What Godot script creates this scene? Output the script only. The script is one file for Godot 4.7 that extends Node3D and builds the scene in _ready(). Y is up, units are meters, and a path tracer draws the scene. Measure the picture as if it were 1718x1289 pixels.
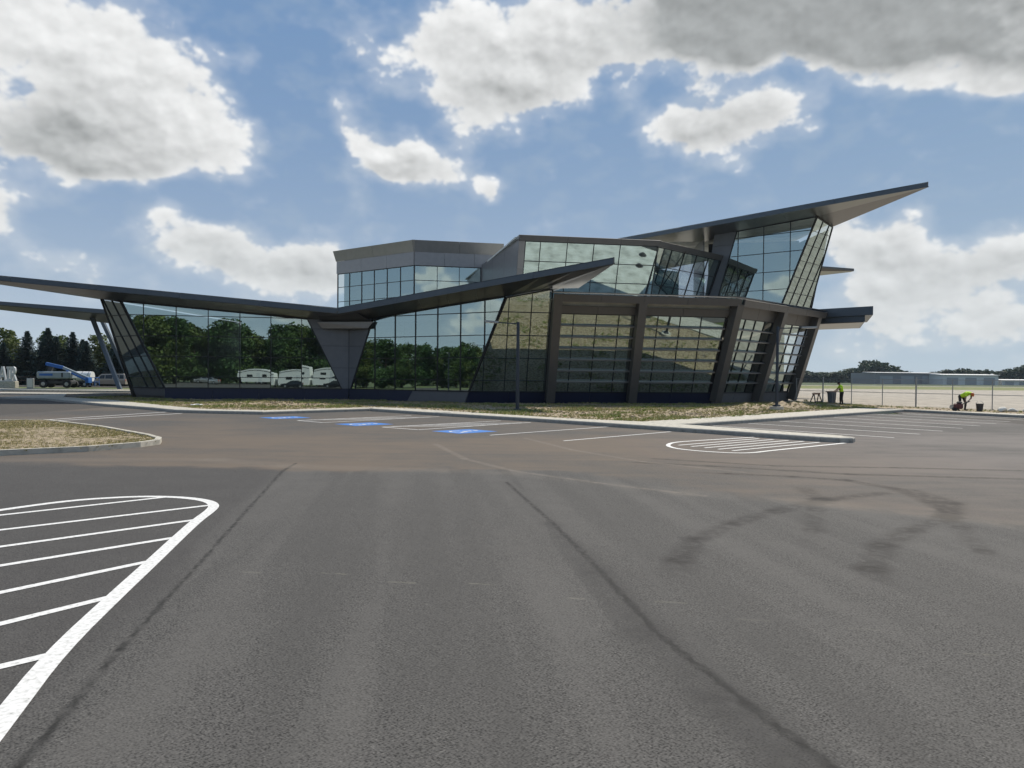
extends Node3D
# Parking lot in front of a small airport terminal with folded wing roofs. Metres, y up, camera looks along -z.

var M := {}
var taken := {}
var rng := RandomNumberGenerator.new()
var white_dot: ImageTexture


class MB:
	var v := PackedVector3Array()
	var uv := PackedVector2Array()
	var uv2 := PackedVector2Array()
	var col := PackedColorArray()

	func tri(a: Vector3, b: Vector3, c: Vector3) -> void:
		v.append(a)
		v.append(b)
		v.append(c)

	func quad(a: Vector3, b: Vector3, c: Vector3, d: Vector3) -> void:
		tri(a, b, c)
		tri(a, c, d)

	func fan(p: Array) -> void:
		for i in range(1, p.size() - 1):
			tri(p[0], p[i], p[i + 1])

	# two matching outlines joined into a closed solid
	func solid(top: Array, bot: Array) -> void:
		fan(top)
		var r := bot.duplicate()
		r.reverse()
		fan(r)
		for i in top.size():
			var j := (i + 1) % top.size()
			quad(top[i], bot[i], bot[j], top[j])

	# bar from a to b, w wide along side, d deep across it
	func beam(a: Vector3, b: Vector3, w: float, d: float, side: Vector3) -> void:
		var ax := (b - a).normalized()
		var s := (side - ax * side.dot(ax)).normalized()
		var n := ax.cross(s).normalized()
		var p := []
		for e in [a, b]:
			p.append([e + s * w / 2 + n * d / 2, e - s * w / 2 + n * d / 2, e - s * w / 2 - n * d / 2, e + s * w / 2 - n * d / 2])
		solid(p[0], p[1])

	func box(c: Vector3, size: Vector3, yaw := 0.0, bevel := 0.0) -> void:
		var bs := Basis(Vector3.UP, yaw)
		var h := size / 2
		var b := minf(bevel, minf(h.x, minf(h.y, h.z)) * 0.9)
		var rings := []
		var ys := [-h.y, h.y] if b == 0.0 else [-h.y, -h.y + b, h.y - b, h.y]
		for k in ys.size():
			var ins := b if b > 0 and (k == 0 or k == ys.size() - 1) else 0.0
			var x := h.x - ins
			var z := h.z - ins
			var q := b if b > 0 else 0.0
			var ring := []
			if q > 0:
				for pt in [[x - q, z], [x, z - q], [x, -z + q], [x - q, -z], [-x + q, -z], [-x, -z + q], [-x, z - q], [-x + q, z]]:
					ring.append(c + bs * Vector3(pt[0], ys[k], pt[1]))
			else:
				for pt in [[x, z], [x, -z], [-x, -z], [-x, z]]:
					ring.append(c + bs * Vector3(pt[0], ys[k], pt[1]))
			rings.append(ring)
		loft(rings)

	func loft(rings: Array) -> void:
		for k in rings.size() - 1:
			var a: Array = rings[k]
			var b: Array = rings[k + 1]
			for i in a.size():
				var j := (i + 1) % a.size()
				quad(a[i], a[j], b[j], b[i])
		var bot: Array = rings[0].duplicate()
		bot.reverse()
		fan(bot)
		fan(rings[rings.size() - 1])

	func tube(a: Vector3, b: Vector3, r0: float, r1: float, n := 10) -> void:
		var ax := (b - a).normalized()
		var s := ax.cross(Vector3(0.31, 0.87, 0.39)).normalized()
		if absf(ax.y) > 0.99:
			s = Vector3.RIGHT
		var t := ax.cross(s)
		var ra := []
		var rb := []
		for i in n:
			var g := TAU * i / n
			ra.append(a + (s * cos(g) + t * sin(g)) * r0)
			rb.append(b + (s * cos(g) + t * sin(g)) * r1)
		loft([ra, rb])

	# flat outline in plan (x, z) at height y, any shape
	func plate(p: PackedVector2Array, y: float) -> void:
		var id := Geometry2D.triangulate_polygon(p)
		for i in range(0, id.size(), 3):
			tri(Vector3(p[id[i]].x, y, p[id[i]].y), Vector3(p[id[i + 1]].x, y, p[id[i + 1]].y), Vector3(p[id[i + 2]].x, y, p[id[i + 2]].y))

	func slab(p: PackedVector2Array, y0: float, y1: float) -> void:
		plate(p, y1)
		for i in p.size():
			var a := p[i]
			var b := p[(i + 1) % p.size()]
			quad(Vector3(a.x, y0, a.y), Vector3(b.x, y0, b.y), Vector3(b.x, y1, b.y), Vector3(a.x, y1, a.y))

	func strip(p: Array, w: float, y: float, closed := false) -> void:
		var l := []
		var r := []
		var n := p.size()
		for i in n:
			var a: Vector2 = p[i - 1] if i > 0 else (p[n - 1] if closed else p[0])
			var b: Vector2 = p[(i + 1) % n] if closed or i < n - 1 else p[n - 1]
			var d := (b - a).normalized()
			var o := Vector2(-d.y, d.x) * w / 2
			l.append(Vector3(p[i].x + o.x, y, p[i].y + o.y))
			r.append(Vector3(p[i].x - o.x, y, p[i].y - o.y))
		for i in (n if closed else n - 1):
			var j := (i + 1) % n
			quad(l[i], l[j], r[j], r[i])

	func mesh(smooth := false) -> ArrayMesh:
		var m := ArrayMesh.new()
		var a := []
		a.resize(Mesh.ARRAY_MAX)
		a[Mesh.ARRAY_VERTEX] = v
		if uv.size():
			a[Mesh.ARRAY_TEX_UV] = uv
		if uv2.size():
			a[Mesh.ARRAY_TEX_UV2] = uv2
		if col.size():
			a[Mesh.ARRAY_COLOR] = col
		m.add_surface_from_arrays(Mesh.PRIMITIVE_TRIANGLES, a)
		if smooth:
			var st := SurfaceTool.new()
			st.create_from(m, 0)
			st.index()
			st.generate_normals()
			return st.commit()
		return m


func lin(r: float, g: float, b: float, a := 1.0) -> Color:
	var c := Color(r, g, b).linear_to_srgb()
	c.a = a
	return c


func mat(called: String, c: Color, rough := 0.8, metal := 0.0) -> StandardMaterial3D:
	var m := StandardMaterial3D.new()
	m.resource_name = called
	m.albedo_color = c
	m.roughness = rough
	m.metallic = metal
	M[called] = m
	return m


func noise_tex(size: int, freq: float, octaves: int, stops: Array, kind := FastNoiseLite.TYPE_SIMPLEX_SMOOTH, sd := 1) -> NoiseTexture2D:
	var n := FastNoiseLite.new()
	n.noise_type = kind
	n.frequency = freq
	n.fractal_octaves = octaves
	n.seed = sd
	var t := NoiseTexture2D.new()
	t.width = size
	t.height = size
	t.seamless = true
	t.noise = n
	if stops.size():
		var g := Gradient.new()
		var o := PackedFloat32Array()
		var c := PackedColorArray()
		for s in stops:
			o.append(s[0])
			c.append(s[1])
		g.offsets = o
		g.colors = c
		t.color_ramp = g
	return t


func triplanar(m: StandardMaterial3D, tex: Texture2D, metres: float, bump := 0.0) -> void:
	m.albedo_texture = tex
	m.uv1_triplanar = true
	m.uv1_world_triplanar = true
	m.uv1_scale = Vector3.ONE / metres
	if bump > 0:
		m.heightmap_enabled = true
		m.heightmap_texture = tex
		m.heightmap_scale = bump


func numbered(n: String) -> String:
	if not taken.has(n):
		taken[n] = 0
		return n
	taken[n] += 1
	return "%s_%03d" % [n, taken[n]]


func tag(o: Node, label: String, category: String, group := "") -> void:
	o.set_meta("label", label)
	o.set_meta("category", category)
	if group:
		o.set_meta("group", group)


func thing(called: String, label: String, category: String, at: Vector3, yaw := 0.0, group := "") -> Node3D:
	var o := Node3D.new()
	o.name = numbered(called)
	add_child(o)
	o.position = at
	o.rotation.y = yaw
	tag(o, label, category, group)
	return o


func part(parent: Node, called: String, mb: MB, m: Material, smooth := false) -> MeshInstance3D:
	var o := MeshInstance3D.new()
	o.name = called
	o.mesh = mb.mesh(smooth)
	o.mesh.surface_set_material(0, m)
	parent.add_child(o, true)
	return o


func struct(called: String, mb: MB, m: Material, smooth := false) -> MeshInstance3D:
	var o := part(self, called, mb, m, smooth)
	o.set_meta("kind", "structure")
	return o


func dup(o: Node3D, at: Vector3, yaw: float, label: String, sc := Vector3.ONE) -> Node3D:
	var c := o.duplicate()
	c.name = numbered(String(o.name).get_slice("_0", 0))
	add_child(c)
	c.position = at
	c.rotation.y = yaw
	c.scale = sc
	c.set_meta("label", label)
	return c


func v2(a: Array) -> PackedVector2Array:
	var p := PackedVector2Array()
	for i in range(0, a.size(), 2):
		p.append(Vector2(a[i], a[i + 1]))
	return p


func _ready() -> void:
	rng.seed = 7
	setup_camera_and_light()
	setup_materials()
	build_ground()
	build_terminal()
	build_background()
	build_street_furniture()
	build_vehicles()
	build_people()
	build_vegetation()


# ---------------------------------------------------------------- camera, sky, sun

func setup_camera_and_light() -> void:
	var cam := Camera3D.new()
	cam.name = "camera"
	cam.near = 0.1
	cam.far = 6000.0
	cam.projection = Camera3D.PROJECTION_FRUSTUM
	cam.size = 0.1 * 2.0 * 0.49961
	cam.frustum_offset = Vector2(0, 0.1 * 0.01109)
	add_child(cam)
	cam.position = Vector3(0, 2.0, 0)
	cam.rotation = Vector3(-atan(0.02), 0, 0.009)
	cam.current = true
	var env := Environment.new()
	env.background_mode = Environment.BG_SKY
	var sky := Sky.new()
	var sm := PanoramaSkyMaterial.new()
	sm.panorama = make_sky()
	sky.sky_material = sm
	env.sky = sky
	env.tonemap_mode = Environment.TONE_MAPPER_LINEAR
	env.tonemap_exposure = 0.96
	env.sdfgi_enabled = true
	env.ssao_enabled = true
	env.ssil_enabled = true
	env.fog_enabled = true
	env.fog_density = 0.00010
	env.fog_light_color = Color(0.78, 0.84, 0.9)
	var we := WorldEnvironment.new()
	we.name = "world"
	we.environment = env
	add_child(we)
	var sun := DirectionalLight3D.new()
	sun.name = "sun"
	sun.light_energy = 1.6
	sun.light_color = Color(1.0, 0.96, 0.9)
	sun.light_angular_distance = 0.53
	sun.shadow_enabled = true
	add_child(sun)
	var az := deg_to_rad(35.0)
	var el := deg_to_rad(50.0)
	var to_sun := Vector3(sin(az) * cos(el), sin(el), -cos(az) * cos(el))
	sun.look_at_from_position(to_sun * 100.0, Vector3.ZERO)


const SKY_W := 4096
const SKY_H := 2048
var sky_rows := []
var sky_blobs := []
var sky_n: Array[FastNoiseLite] = []


func make_sky() -> ImageTexture:
	for k in 6:
		var n := FastNoiseLite.new()
		n.seed = 11 + k
		n.noise_type = FastNoiseLite.TYPE_CELLULAR if k == 5 else FastNoiseLite.TYPE_SIMPLEX_SMOOTH
		n.fractal_octaves = [4, 3, 2, 4, 3, 3][k]
		n.fractal_gain = 0.52
		n.frequency = [0.0095, 0.04, 0.0045, 0.006, 0.12, 0.032][k]
		sky_n.append(n)
	# clouds in view: where they stand in the sky, how wide and high, density, greyness
	for b in [[60, 40, 270, 105, 1.0, 0.15], [190, 140, 190, 105, 1.0, 0.12], [330, 222, 130, 62, 1.0, 0.1], [50, 225, 210, 80, 1.0, 0.95], [220, 265, 140, 42, 0.8, 0.3],
			[15, 365, 110, 72, 0.9, 0.3], [330, 425, 130, 52, 0.8, 0.35], [450, 445, 150, 58, 0.9, 0.4], [570, 460, 120, 60, 0.9, 0.35], [275, 368, 44, 28, 0.6, 0.0],
			[128, 440, 60, 18, 0.35, 0.0], [135, 466, 50, 22, 0.6, 0.1], [448, 118, 62, 30, 0.22, 0.0], [592, 150, 34, 66, 0.28, 0.0], [600, 205, 24, 40, 0.16, 0.0], [515, 58, 40, 28, 0.1, 0.0], [430, 20, 50, 20, 0.1, 0.0],
			[760, 40, 150, 75, 0.95, 0.1], [850, 145, 150, 78, 1.4, 0.4], [950, 55, 110, 62, 0.9, 0.15], [680, 98, 85, 34, 0.5, 0.0], [620, 70, 50, 24, 0.25, 0.0],
			[695, 272, 112, 54, 1.25, 0.35], [635, 260, 60, 32, 0.7, 0.0], [806, 316, 32, 24, 0.75, 0.1], [1195, 212, 140, 54, 1.4, 0.45],
			[1330, 25, 300, 100, 1.5, 1.3], [1160, 15, 150, 75, 1.1, 1.05], [1560, 50, 210, 85, 1.1, 0.9], [1720, 60, 120, 90, 0.9, 0.7], [1555, 150, 70, 36, 0.6, 0.0], [1640, 140, 80, 36, 0.5, 0.0],
			[1475, 400, 120, 52, 0.95, 0.4], [1600, 455, 170, 66, 0.8, 0.45], [1450, 480, 150, 80, 0.8, 0.3], [1715, 420, 100, 52, 0.7, 0.3], [1560, 560, 260, 60, 0.55, 0.25], [1300, 390, 90, 30, 0.3, 0.1], [1690, 520, 150, 50, 0.6, 0.3]]:
		var az := atan((b[0] - 859.0) / 1290.0)
		var yh: float = 633.0 + 0.009 * (b[0] - 859.0)
		var el := atan((yh - b[1]) / 1290.0 * cos(az))
		sky_blobs.append(PackedFloat32Array([rad_to_deg(az), rad_to_deg(el), rad_to_deg(b[2] / 1290.0) * cos(az) * cos(az), rad_to_deg(b[3] / 1290.0) * cos(az), b[4], b[5]]))
	sky_rows.resize(SKY_H)
	var id := WorkerThreadPool.add_group_task(sky_row, SKY_H / 2)
	WorkerThreadPool.wait_for_group_task_completion(id)
	var data := PackedByteArray()
	for y in SKY_H / 2:
		data.append_array(sky_rows[y])
	var low := PackedByteArray()
	low.resize(SKY_W * 3)
	for x in SKY_W:
		low[x * 3] = 150
		low[x * 3 + 1] = 150
		low[x * 3 + 2] = 145
	for y in SKY_H / 2:
		data.append_array(low)
	return ImageTexture.create_from_image(Image.create_from_data(SKY_W, SKY_H, false, Image.FORMAT_RGB8, data))


func sky_row(y: int) -> void:
	var row := PackedByteArray()
	row.resize(SKY_W * 3)
	var el := 90.0 - (y + 0.5) / SKY_H * 180.0
	var near := []
	for b in sky_blobs:
		if absf(el - b[1]) < b[3] * 2.2 + 2.0:
			near.append(b)
	var n0 := sky_n[0]
	var n1 := sky_n[1]
	var n2 := sky_n[2]
	var n3 := sky_n[3]
	var n4 := sky_n[4]
	var n5 := sky_n[5]
	# clear air: deeper blue overhead, pale at the horizon
	var t := exp(-el / 10.5)
	var air := Vector3(0.152, 0.285, 0.520).lerp(Vector3(0.60, 0.69, 0.75), t)
	var x := 0
	while x < SKY_W:
		var az := (x + 0.5) / SKY_W * 360.0
		if az > 180.0:
			az -= 360.0
		var seen := absf(az) < 38.0 and el < 32.0
		var px := az * 20.0
		var py := el * 24.0
		var wx := n2.get_noise_2d(px, py) * 3.0
		var wy := n2.get_noise_2d(px + 900.0, py + 300.0) * 2.2
		var big := n0.get_noise_2d(px, py * 1.25)
		var fine := n1.get_noise_2d(px, py * 1.2)
		var F := 0.0
		var gsum := 0.0
		var lsum := 0.0
		if absf(az) < 52.0:
			for b in near:
				var dx: float = (az + wx * 0.7 - b[0]) / b[2]
				var dy: float = (el + wy * 0.6 - b[1]) / b[3]
				var rr := dx * dx + dy * dy
				if rr < 5.0:
					var e: float = b[4] * exp(-rr * 1.55)
					F += e
					gsum += e * b[5]
					lsum += e * clampf(-dy, -1.0, 1.0)
		# the same kind of sky beyond the frame
		var out := clampf(maxf((absf(az) - 34.0) / 8.0, (el - 27.0) / 6.0), 0.0, 1.0)
		if out > 0.0:
			var gen := clampf(n3.get_noise_2d(px * 0.9 + 400.0, py * 1.1) * 2.4 - 0.12, 0.0, 1.3) * out
			F += gen
			gsum += gen * clampf(gen * 0.5, 0.0, 0.7)
		var grey := gsum / maxf(F, 0.05)
		var low := clampf(lsum / maxf(F, 0.05) * 0.7 + 0.2, 0.0, 1.0)
		var qx := px + fine * 5.0
		var qy := py * 1.15 + big * 6.0
		var bil := -0.55 - n5.get_noise_2d(qx, qy)
		var mic := n4.get_noise_2d(px, py * 1.1)
		var d := F + big * 0.44 + bil * 0.46 + fine * 0.13 + mic * 0.04 - 0.46
		var cov := maxf(smoothstep(-0.03, 0.34, d), 0.30 * smoothstep(-0.36, 0.25, F + big * 0.5 - 0.46))
		var lit := clampf(0.5 + (bil + 0.55 + n5.get_noise_2d(qx + 6.0, qy + 9.0)) * 0.34 + fine * 0.05 + (big - n0.get_noise_2d(px + 9.0, (py + 16.0) * 1.25)) * 0.45, 0.0, 1.0)
		var thick := smoothstep(0.10, 1.15, F - 0.25 + big * 0.30)
		var shade := clampf((grey * 1.0 + low * 0.55) * thick + (0.5 - lit) * 0.5 * thick, 0.0, 1.0)
		var bright := Vector3(0.96, 0.97, 0.97) * (0.86 + 0.2 * lit)
		var dark := Vector3(0.40, 0.42, 0.425) * (0.74 + 0.5 * lit)
		var c := bright.lerp(dark, shade)
		var horiz := clampf(1.0 - el / 14.0, 0.0, 1.0) * 0.45
		c = c.lerp(Vector3(0.55, 0.62, 0.66), horiz)
		# paler air toward the sun side
		var warm := clampf((az + 20.0) / 90.0, 0.0, 0.6) * clampf(1.0 - absf(az - 45.0) / 120.0, 0.0, 1.0)
		var sky := air.lerp(Vector3(0.40, 0.54, 0.66), warm * 0.45)
		# thin veil
		sky = sky.lerp(Vector3(0.52, 0.60, 0.66), clampf(n3.get_noise_2d(px * 1.7, py * 2.6) * 0.28, 0.0, 0.22))
		c = sky.lerp(c, cov)
		var q := Color(c.x, c.y, c.z).linear_to_srgb()
		var step := 1 if seen else 2
		for k in step:
			var o := (x + k) * 3
			if x + k < SKY_W:
				row[o] = int(clampf(q.r, 0, 1) * 255.0)
				row[o + 1] = int(clampf(q.g, 0, 1) * 255.0)
				row[o + 2] = int(clampf(q.b, 0, 1) * 255.0)
		x += step
	sky_rows[y] = row


# ---------------------------------------------------------------- materials

func setup_materials() -> void:
	var dot := Image.create(4, 4, false, Image.FORMAT_RGBA8)
	dot.fill(Color.WHITE)
	white_dot = ImageTexture.create_from_image(dot)
	# asphalt: stone grain close up, with dust, joints and tyre marks from a second map
	var grain := noise_tex(1024, 0.27, 3, [[0.0, lin(0.010, 0.010, 0.010)], [0.28, lin(0.030, 0.029, 0.027)], [0.40, lin(0.075, 0.073, 0.069)], [0.58, lin(0.092, 0.089, 0.084)], [0.76, lin(0.120, 0.116, 0.108)], [0.9, lin(0.20, 0.194, 0.18)], [1.0, lin(0.32, 0.31, 0.29)]], FastNoiseLite.TYPE_VALUE_CUBIC, 3)
	var asphalt := mat("asphalt", Color.WHITE, 0.88)
	asphalt.albedo_texture = grain
	asphalt.metallic_specular = 0.35
	asphalt.heightmap_enabled = true
	asphalt.heightmap_texture = grain
	asphalt.heightmap_scale = 0.25
	asphalt.detail_enabled = true
	asphalt.detail_uv_layer = BaseMaterial3D.DETAIL_UV_2
	asphalt.detail_albedo = asphalt_wear()
	var plain := mat("asphalt_far", Color(0.97, 0.95, 0.93), 0.9)
	triplanar(plain, grain, 2.5)
	plain.metallic_specular = 0.35
	var speck := noise_tex(512, 0.02, 5, [[0.0, Color(0.72, 0.72, 0.71)], [0.45, Color(0.9, 0.9, 0.89)], [1.0, Color(1, 1, 1)]], FastNoiseLite.TYPE_SIMPLEX_SMOOTH, 5)
	var concrete := mat("concrete", lin(0.56, 0.53, 0.46), 0.85)
	triplanar(concrete, speck, 3.0)
	var kerb := mat("kerb_concrete", lin(0.40, 0.385, 0.345), 0.85)
	triplanar(kerb, speck, 2.0)
	var apron := mat("apron_concrete", lin(0.46, 0.415, 0.35), 0.9)
	triplanar(apron, speck, 22.0)
	var worn := noise_tex(512, 0.05, 4, [[0.0, Color(0.3, 0.3, 0.3)], [0.08, Color(0.45, 0.45, 0.44)], [0.14, Color(0.84, 0.84, 0.83)], [0.5, Color(0.96, 0.96, 0.96)], [1.0, Color(1, 1, 1)]], FastNoiseLite.TYPE_SIMPLEX_SMOOTH, 9)
	triplanar(mat("paint_white", lin(0.80, 0.80, 0.78), 0.6), worn, 1.5)
	triplanar(mat("paint_blue", lin(0.03, 0.20, 0.62), 0.6), worn, 1.5)
	var earth := noise_tex(1024, 0.028, 6, [[0.0, lin(0.11, 0.078, 0.05)], [0.32, lin(0.21, 0.162, 0.105)], [0.5, lin(0.31, 0.247, 0.165)], [0.64, lin(0.40, 0.325, 0.225)], [0.8, lin(0.31, 0.27, 0.16)], [1.0, lin(0.19, 0.18, 0.08)]], FastNoiseLite.TYPE_SIMPLEX_SMOOTH, 21)
	var dirt := mat("dirt", Color.WHITE, 0.95)
	triplanar(dirt, earth, 7.0, 4.0)
	var turf := noise_tex(512, 0.02, 5, [[0.0, lin(0.05, 0.075, 0.02)], [0.5, lin(0.10, 0.125, 0.04)], [1.0, lin(0.20, 0.19, 0.085)]], FastNoiseLite.TYPE_SIMPLEX_SMOOTH, 31)
	triplanar(mat("field_grass", Color.WHITE, 0.95), turf, 30.0)
	triplanar(mat("mown_grass", Color(1.25, 1.2, 1.1), 0.95), turf, 18.0)
	triplanar(mat("dark_grass", Color(0.72, 0.8, 0.72), 0.95), turf, 40.0)
	# building
	var streak := noise_tex(256, 0.03, 3, [[0.0, Color(0.94, 0.94, 0.94)], [1.0, Color(1, 1, 1)]], FastNoiseLite.TYPE_SIMPLEX_SMOOTH, 41)
	triplanar(mat("fascia_metal", lin(0.085, 0.105, 0.125), 0.40, 0.35), streak, 4.0)
	triplanar(mat("bronze_metal", lin(0.125, 0.118, 0.110), 0.42, 0.35), streak, 4.0)
	triplanar(mat("soffit_metal", lin(0.125, 0.12, 0.115), 0.28, 0.7), streak, 5.0)
	triplanar(mat("cladding_metal", lin(0.27, 0.265, 0.265), 0.36, 0.5), streak, 5.0)
	triplanar(mat("cladding_slate", lin(0.155, 0.165, 0.18), 0.45, 0.25), streak, 5.0)
	triplanar(mat("cornice_metal", lin(0.25, 0.245, 0.235), 0.34, 0.5), streak, 5.0)
	mat("frame_black", lin(0.018, 0.02, 0.022), 0.45, 0.2)
	mat("fin_metal", lin(0.20, 0.20, 0.20), 0.4, 0.5)
	triplanar(mat("navy_panel", lin(0.008, 0.014, 0.045), 0.42), streak, 3.0)
	triplanar(mat("plinth_reflected_grey", lin(0.13, 0.13, 0.135), 0.6), streak, 3.0)  # flat grey stands in for reflections on the glossy plinth
	triplanar(mat("roof_membrane", lin(0.72, 0.73, 0.69), 0.85), speck, 16.0)
	mat("interior", lin(0.045, 0.05, 0.055), 0.9)
	mat("interior_floor", lin(0.05, 0.05, 0.05), 0.7)
	var glass := mat("mirror_glass", Color(0.84, 0.92, 0.91, 0.54), 0.008, 1.0)
	glass.transparency = BaseMaterial3D.TRANSPARENCY_ALPHA
	glass.albedo_texture = white_dot
	# small things
	mat("pole_metal", lin(0.035, 0.045, 0.06), 0.4, 0.4)
	mat("lamp_lens", lin(0.75, 0.75, 0.72), 0.3)
	mat("galvanized", lin(0.33, 0.34, 0.34), 0.45, 0.6)
	mat("dark_steel", lin(0.05, 0.05, 0.052), 0.5, 0.4)
	mat("rubber", lin(0.018, 0.018, 0.018), 0.85)
	mat("rust_wood", lin(0.20, 0.10, 0.055), 0.8)
	mat("dark_wood", lin(0.055, 0.035, 0.025), 0.8)
	mat("grey_plastic", lin(0.12, 0.13, 0.14), 0.5)
	mat("white_bag", lin(0.62, 0.60, 0.53), 0.85)
	mat("machine_red", lin(0.10, 0.022, 0.02), 0.5)
	mat("orange_plastic", lin(0.55, 0.14, 0.03), 0.5)
	mat("lift_grey", lin(0.25, 0.30, 0.33), 0.45)
	mat("lift_blue", lin(0.01, 0.11, 0.40), 0.4)
	mat("van_paint", lin(0.34, 0.30, 0.25), 0.3, 0.3)
	mat("car_dark", lin(0.025, 0.028, 0.035), 0.2, 0.3)
	mat("car_silver", lin(0.4, 0.41, 0.42), 0.25, 0.5)
	mat("car_glass", lin(0.02, 0.024, 0.026), 0.06)
	mat("chrome", lin(0.6, 0.6, 0.6), 0.2, 0.9)
	mat("red_lens", lin(0.4, 0.01, 0.01), 0.25)
	mat("trailer_white", lin(0.72, 0.73, 0.71), 0.35)
	mat("bark", lin(0.075, 0.055, 0.04), 0.95)
	mat("letter_metal", lin(0.55, 0.57, 0.58), 0.35, 0.4)
	mat("hangar_grey", lin(0.22, 0.225, 0.24), 0.7)
	mat("hangar_white", lin(0.58, 0.60, 0.60), 0.6)
	mat("hangar_door", lin(0.30, 0.32, 0.34), 0.6)
	var leaf := mat("leaf", Color.WHITE, 0.75)
	leaf.vertex_color_use_as_albedo = true
	leaf.backlight_enabled = true
	leaf.backlight = Color(0.5, 0.55, 0.3)
	var needle := mat("needle", Color.WHITE, 0.85)
	needle.vertex_color_use_as_albedo = true
	var skin := mat("clothed_body", Color.WHITE, 0.8)
	skin.vertex_color_use_as_albedo = true
	mat("cap_black", lin(0.012, 0.012, 0.014), 0.6)


const WEAR := 2048
var wear_rows := []
var wear_n: Array[FastNoiseLite] = []
var wear_lines := []


func asphalt_wear() -> ImageTexture:
	for k in 3:
		var n := FastNoiseLite.new()
		n.seed = 51 + k
		n.frequency = [0.11, 0.9, 4.0][k]
		n.fractal_octaves = [4, 3, 2][k]
		wear_n.append(n)
	# polylines in plan: half width, colour, strength, points
	wear_lines = [
		[0.045, Vector3(0.014, 0.014, 0.013), 0.95, [-4.9, -17.5, -4.77, -16.0, -3.96, -11.64, -3.27, -7.98, -2.83, -5.54, -2.48, -3.85, -2.1, -1.0]],
		[0.05, Vector3(0.014, 0.014, 0.013), 0.95, [-0.09, -14.6, 0.59, -10.44, 0.94, -7.89, 1.15, -6.04, 1.46, -4.71, 1.68, -3.92, 2.1, -1.0]],
		[0.31, Vector3(0.034, 0.033, 0.032), 0.45, [-0.09, -14.6, 0.55, -10.44, 0.88, -7.89, 1.05, -6.04, 1.3, -4.71, 1.5, -3.92, 1.9, -1.0]],
		[0.26, Vector3(0.020, 0.018, 0.017), 0.9, [1.6, -7.34, 1.86, -8.44, 2.33, -9.55, 3.09, -10.64, 4.01, -11.64, 5.27, -12.85, 6.6, -13.6]],
		[0.25, Vector3(0.022, 0.020, 0.018), 0.75, [3.4, -8.64, 4.0, -10.18, 4.7, -11.83, 5.17, -12.84, 5.4, -14.2]],
		[0.28, Vector3(0.020, 0.018, 0.016), 0.9, [3.45, -7.1, 3.83, -8.11, 4.51, -9.3, 5.37, -10.24, 6.42, -11.26, 7.24, -12.53, 7.3, -14.0]],
		[0.24, Vector3(0.022, 0.020, 0.018), 0.75, [5.32, -7.92, 5.57, -9.02, 6.16, -10.49, 6.5, -11.41]],
		[0.22, Vector3(0.026, 0.022, 0.019), 0.9, [3.2, -16.6, 4.56, -16.22, 5.8, -15.82, 6.7, -15.33, 7.09, -14.2, 6.93, -12.69, 6.65, -11.67]],
		[0.2, Vector3(0.03, 0.026, 0.022), 0.7, [3.0, -18.2, 4.6, -17.6, 7.2, -16.3, 11.5, -15.6]],
		[0.16, Vector3(0.03, 0.026, 0.022), 0.65, [3.59, -19.1, 6.1, -17.76, 8.78, -17.61, 11.53, -17.25]],
		[0.12, Vector3(0.21, 0.185, 0.155), 0.5, [-2.27, -22.77, -1.13, -18.7, 0.03, -16.4, 1.62, -14.65, 3.3, -13.1]],
		[0.12, Vector3(0.21, 0.185, 0.155), 0.45, [0.43, -25.31, 1.68, -21.28, 3.17, -18.4, 5.0, -16.5]],
		[0.5, Vector3(0.19, 0.165, 0.135), 0.3, [-12.0, -17.6, -7.0, -18.0, -4.9, -16.9, 0.0, -16.0, 3.1, -13.4, 5.1, -12.3, 7.0, -10.7, 11.0, -8.0]],
	]
	for p in [[-2.64, -7.76], [-1.79, -7.74], [-1.05, -7.43], [-0.27, -7.39], [0.54, -6.95], [1.44, -6.85], [2.02, -6.36], [2.85, -6.15], [3.45, -5.6], [-3.48, -18.24]]:
		wear_lines.append([0.028, Vector3(0.46, 0.44, 0.34), rng.randf_range(0.15, 0.42), [p[0] - 0.12, p[1] - 0.01, p[0] + 0.12, p[1] + 0.03]])
	wear_rows.resize(WEAR)
	var id := WorkerThreadPool.add_group_task(wear_row, WEAR)
	WorkerThreadPool.wait_for_group_task_completion(id)
	var data := PackedByteArray()
	for r in wear_rows:
		data.append_array(r)
	return ImageTexture.create_from_image(Image.create_from_data(WEAR, WEAR, false, Image.FORMAT_RGBA8, data))


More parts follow.
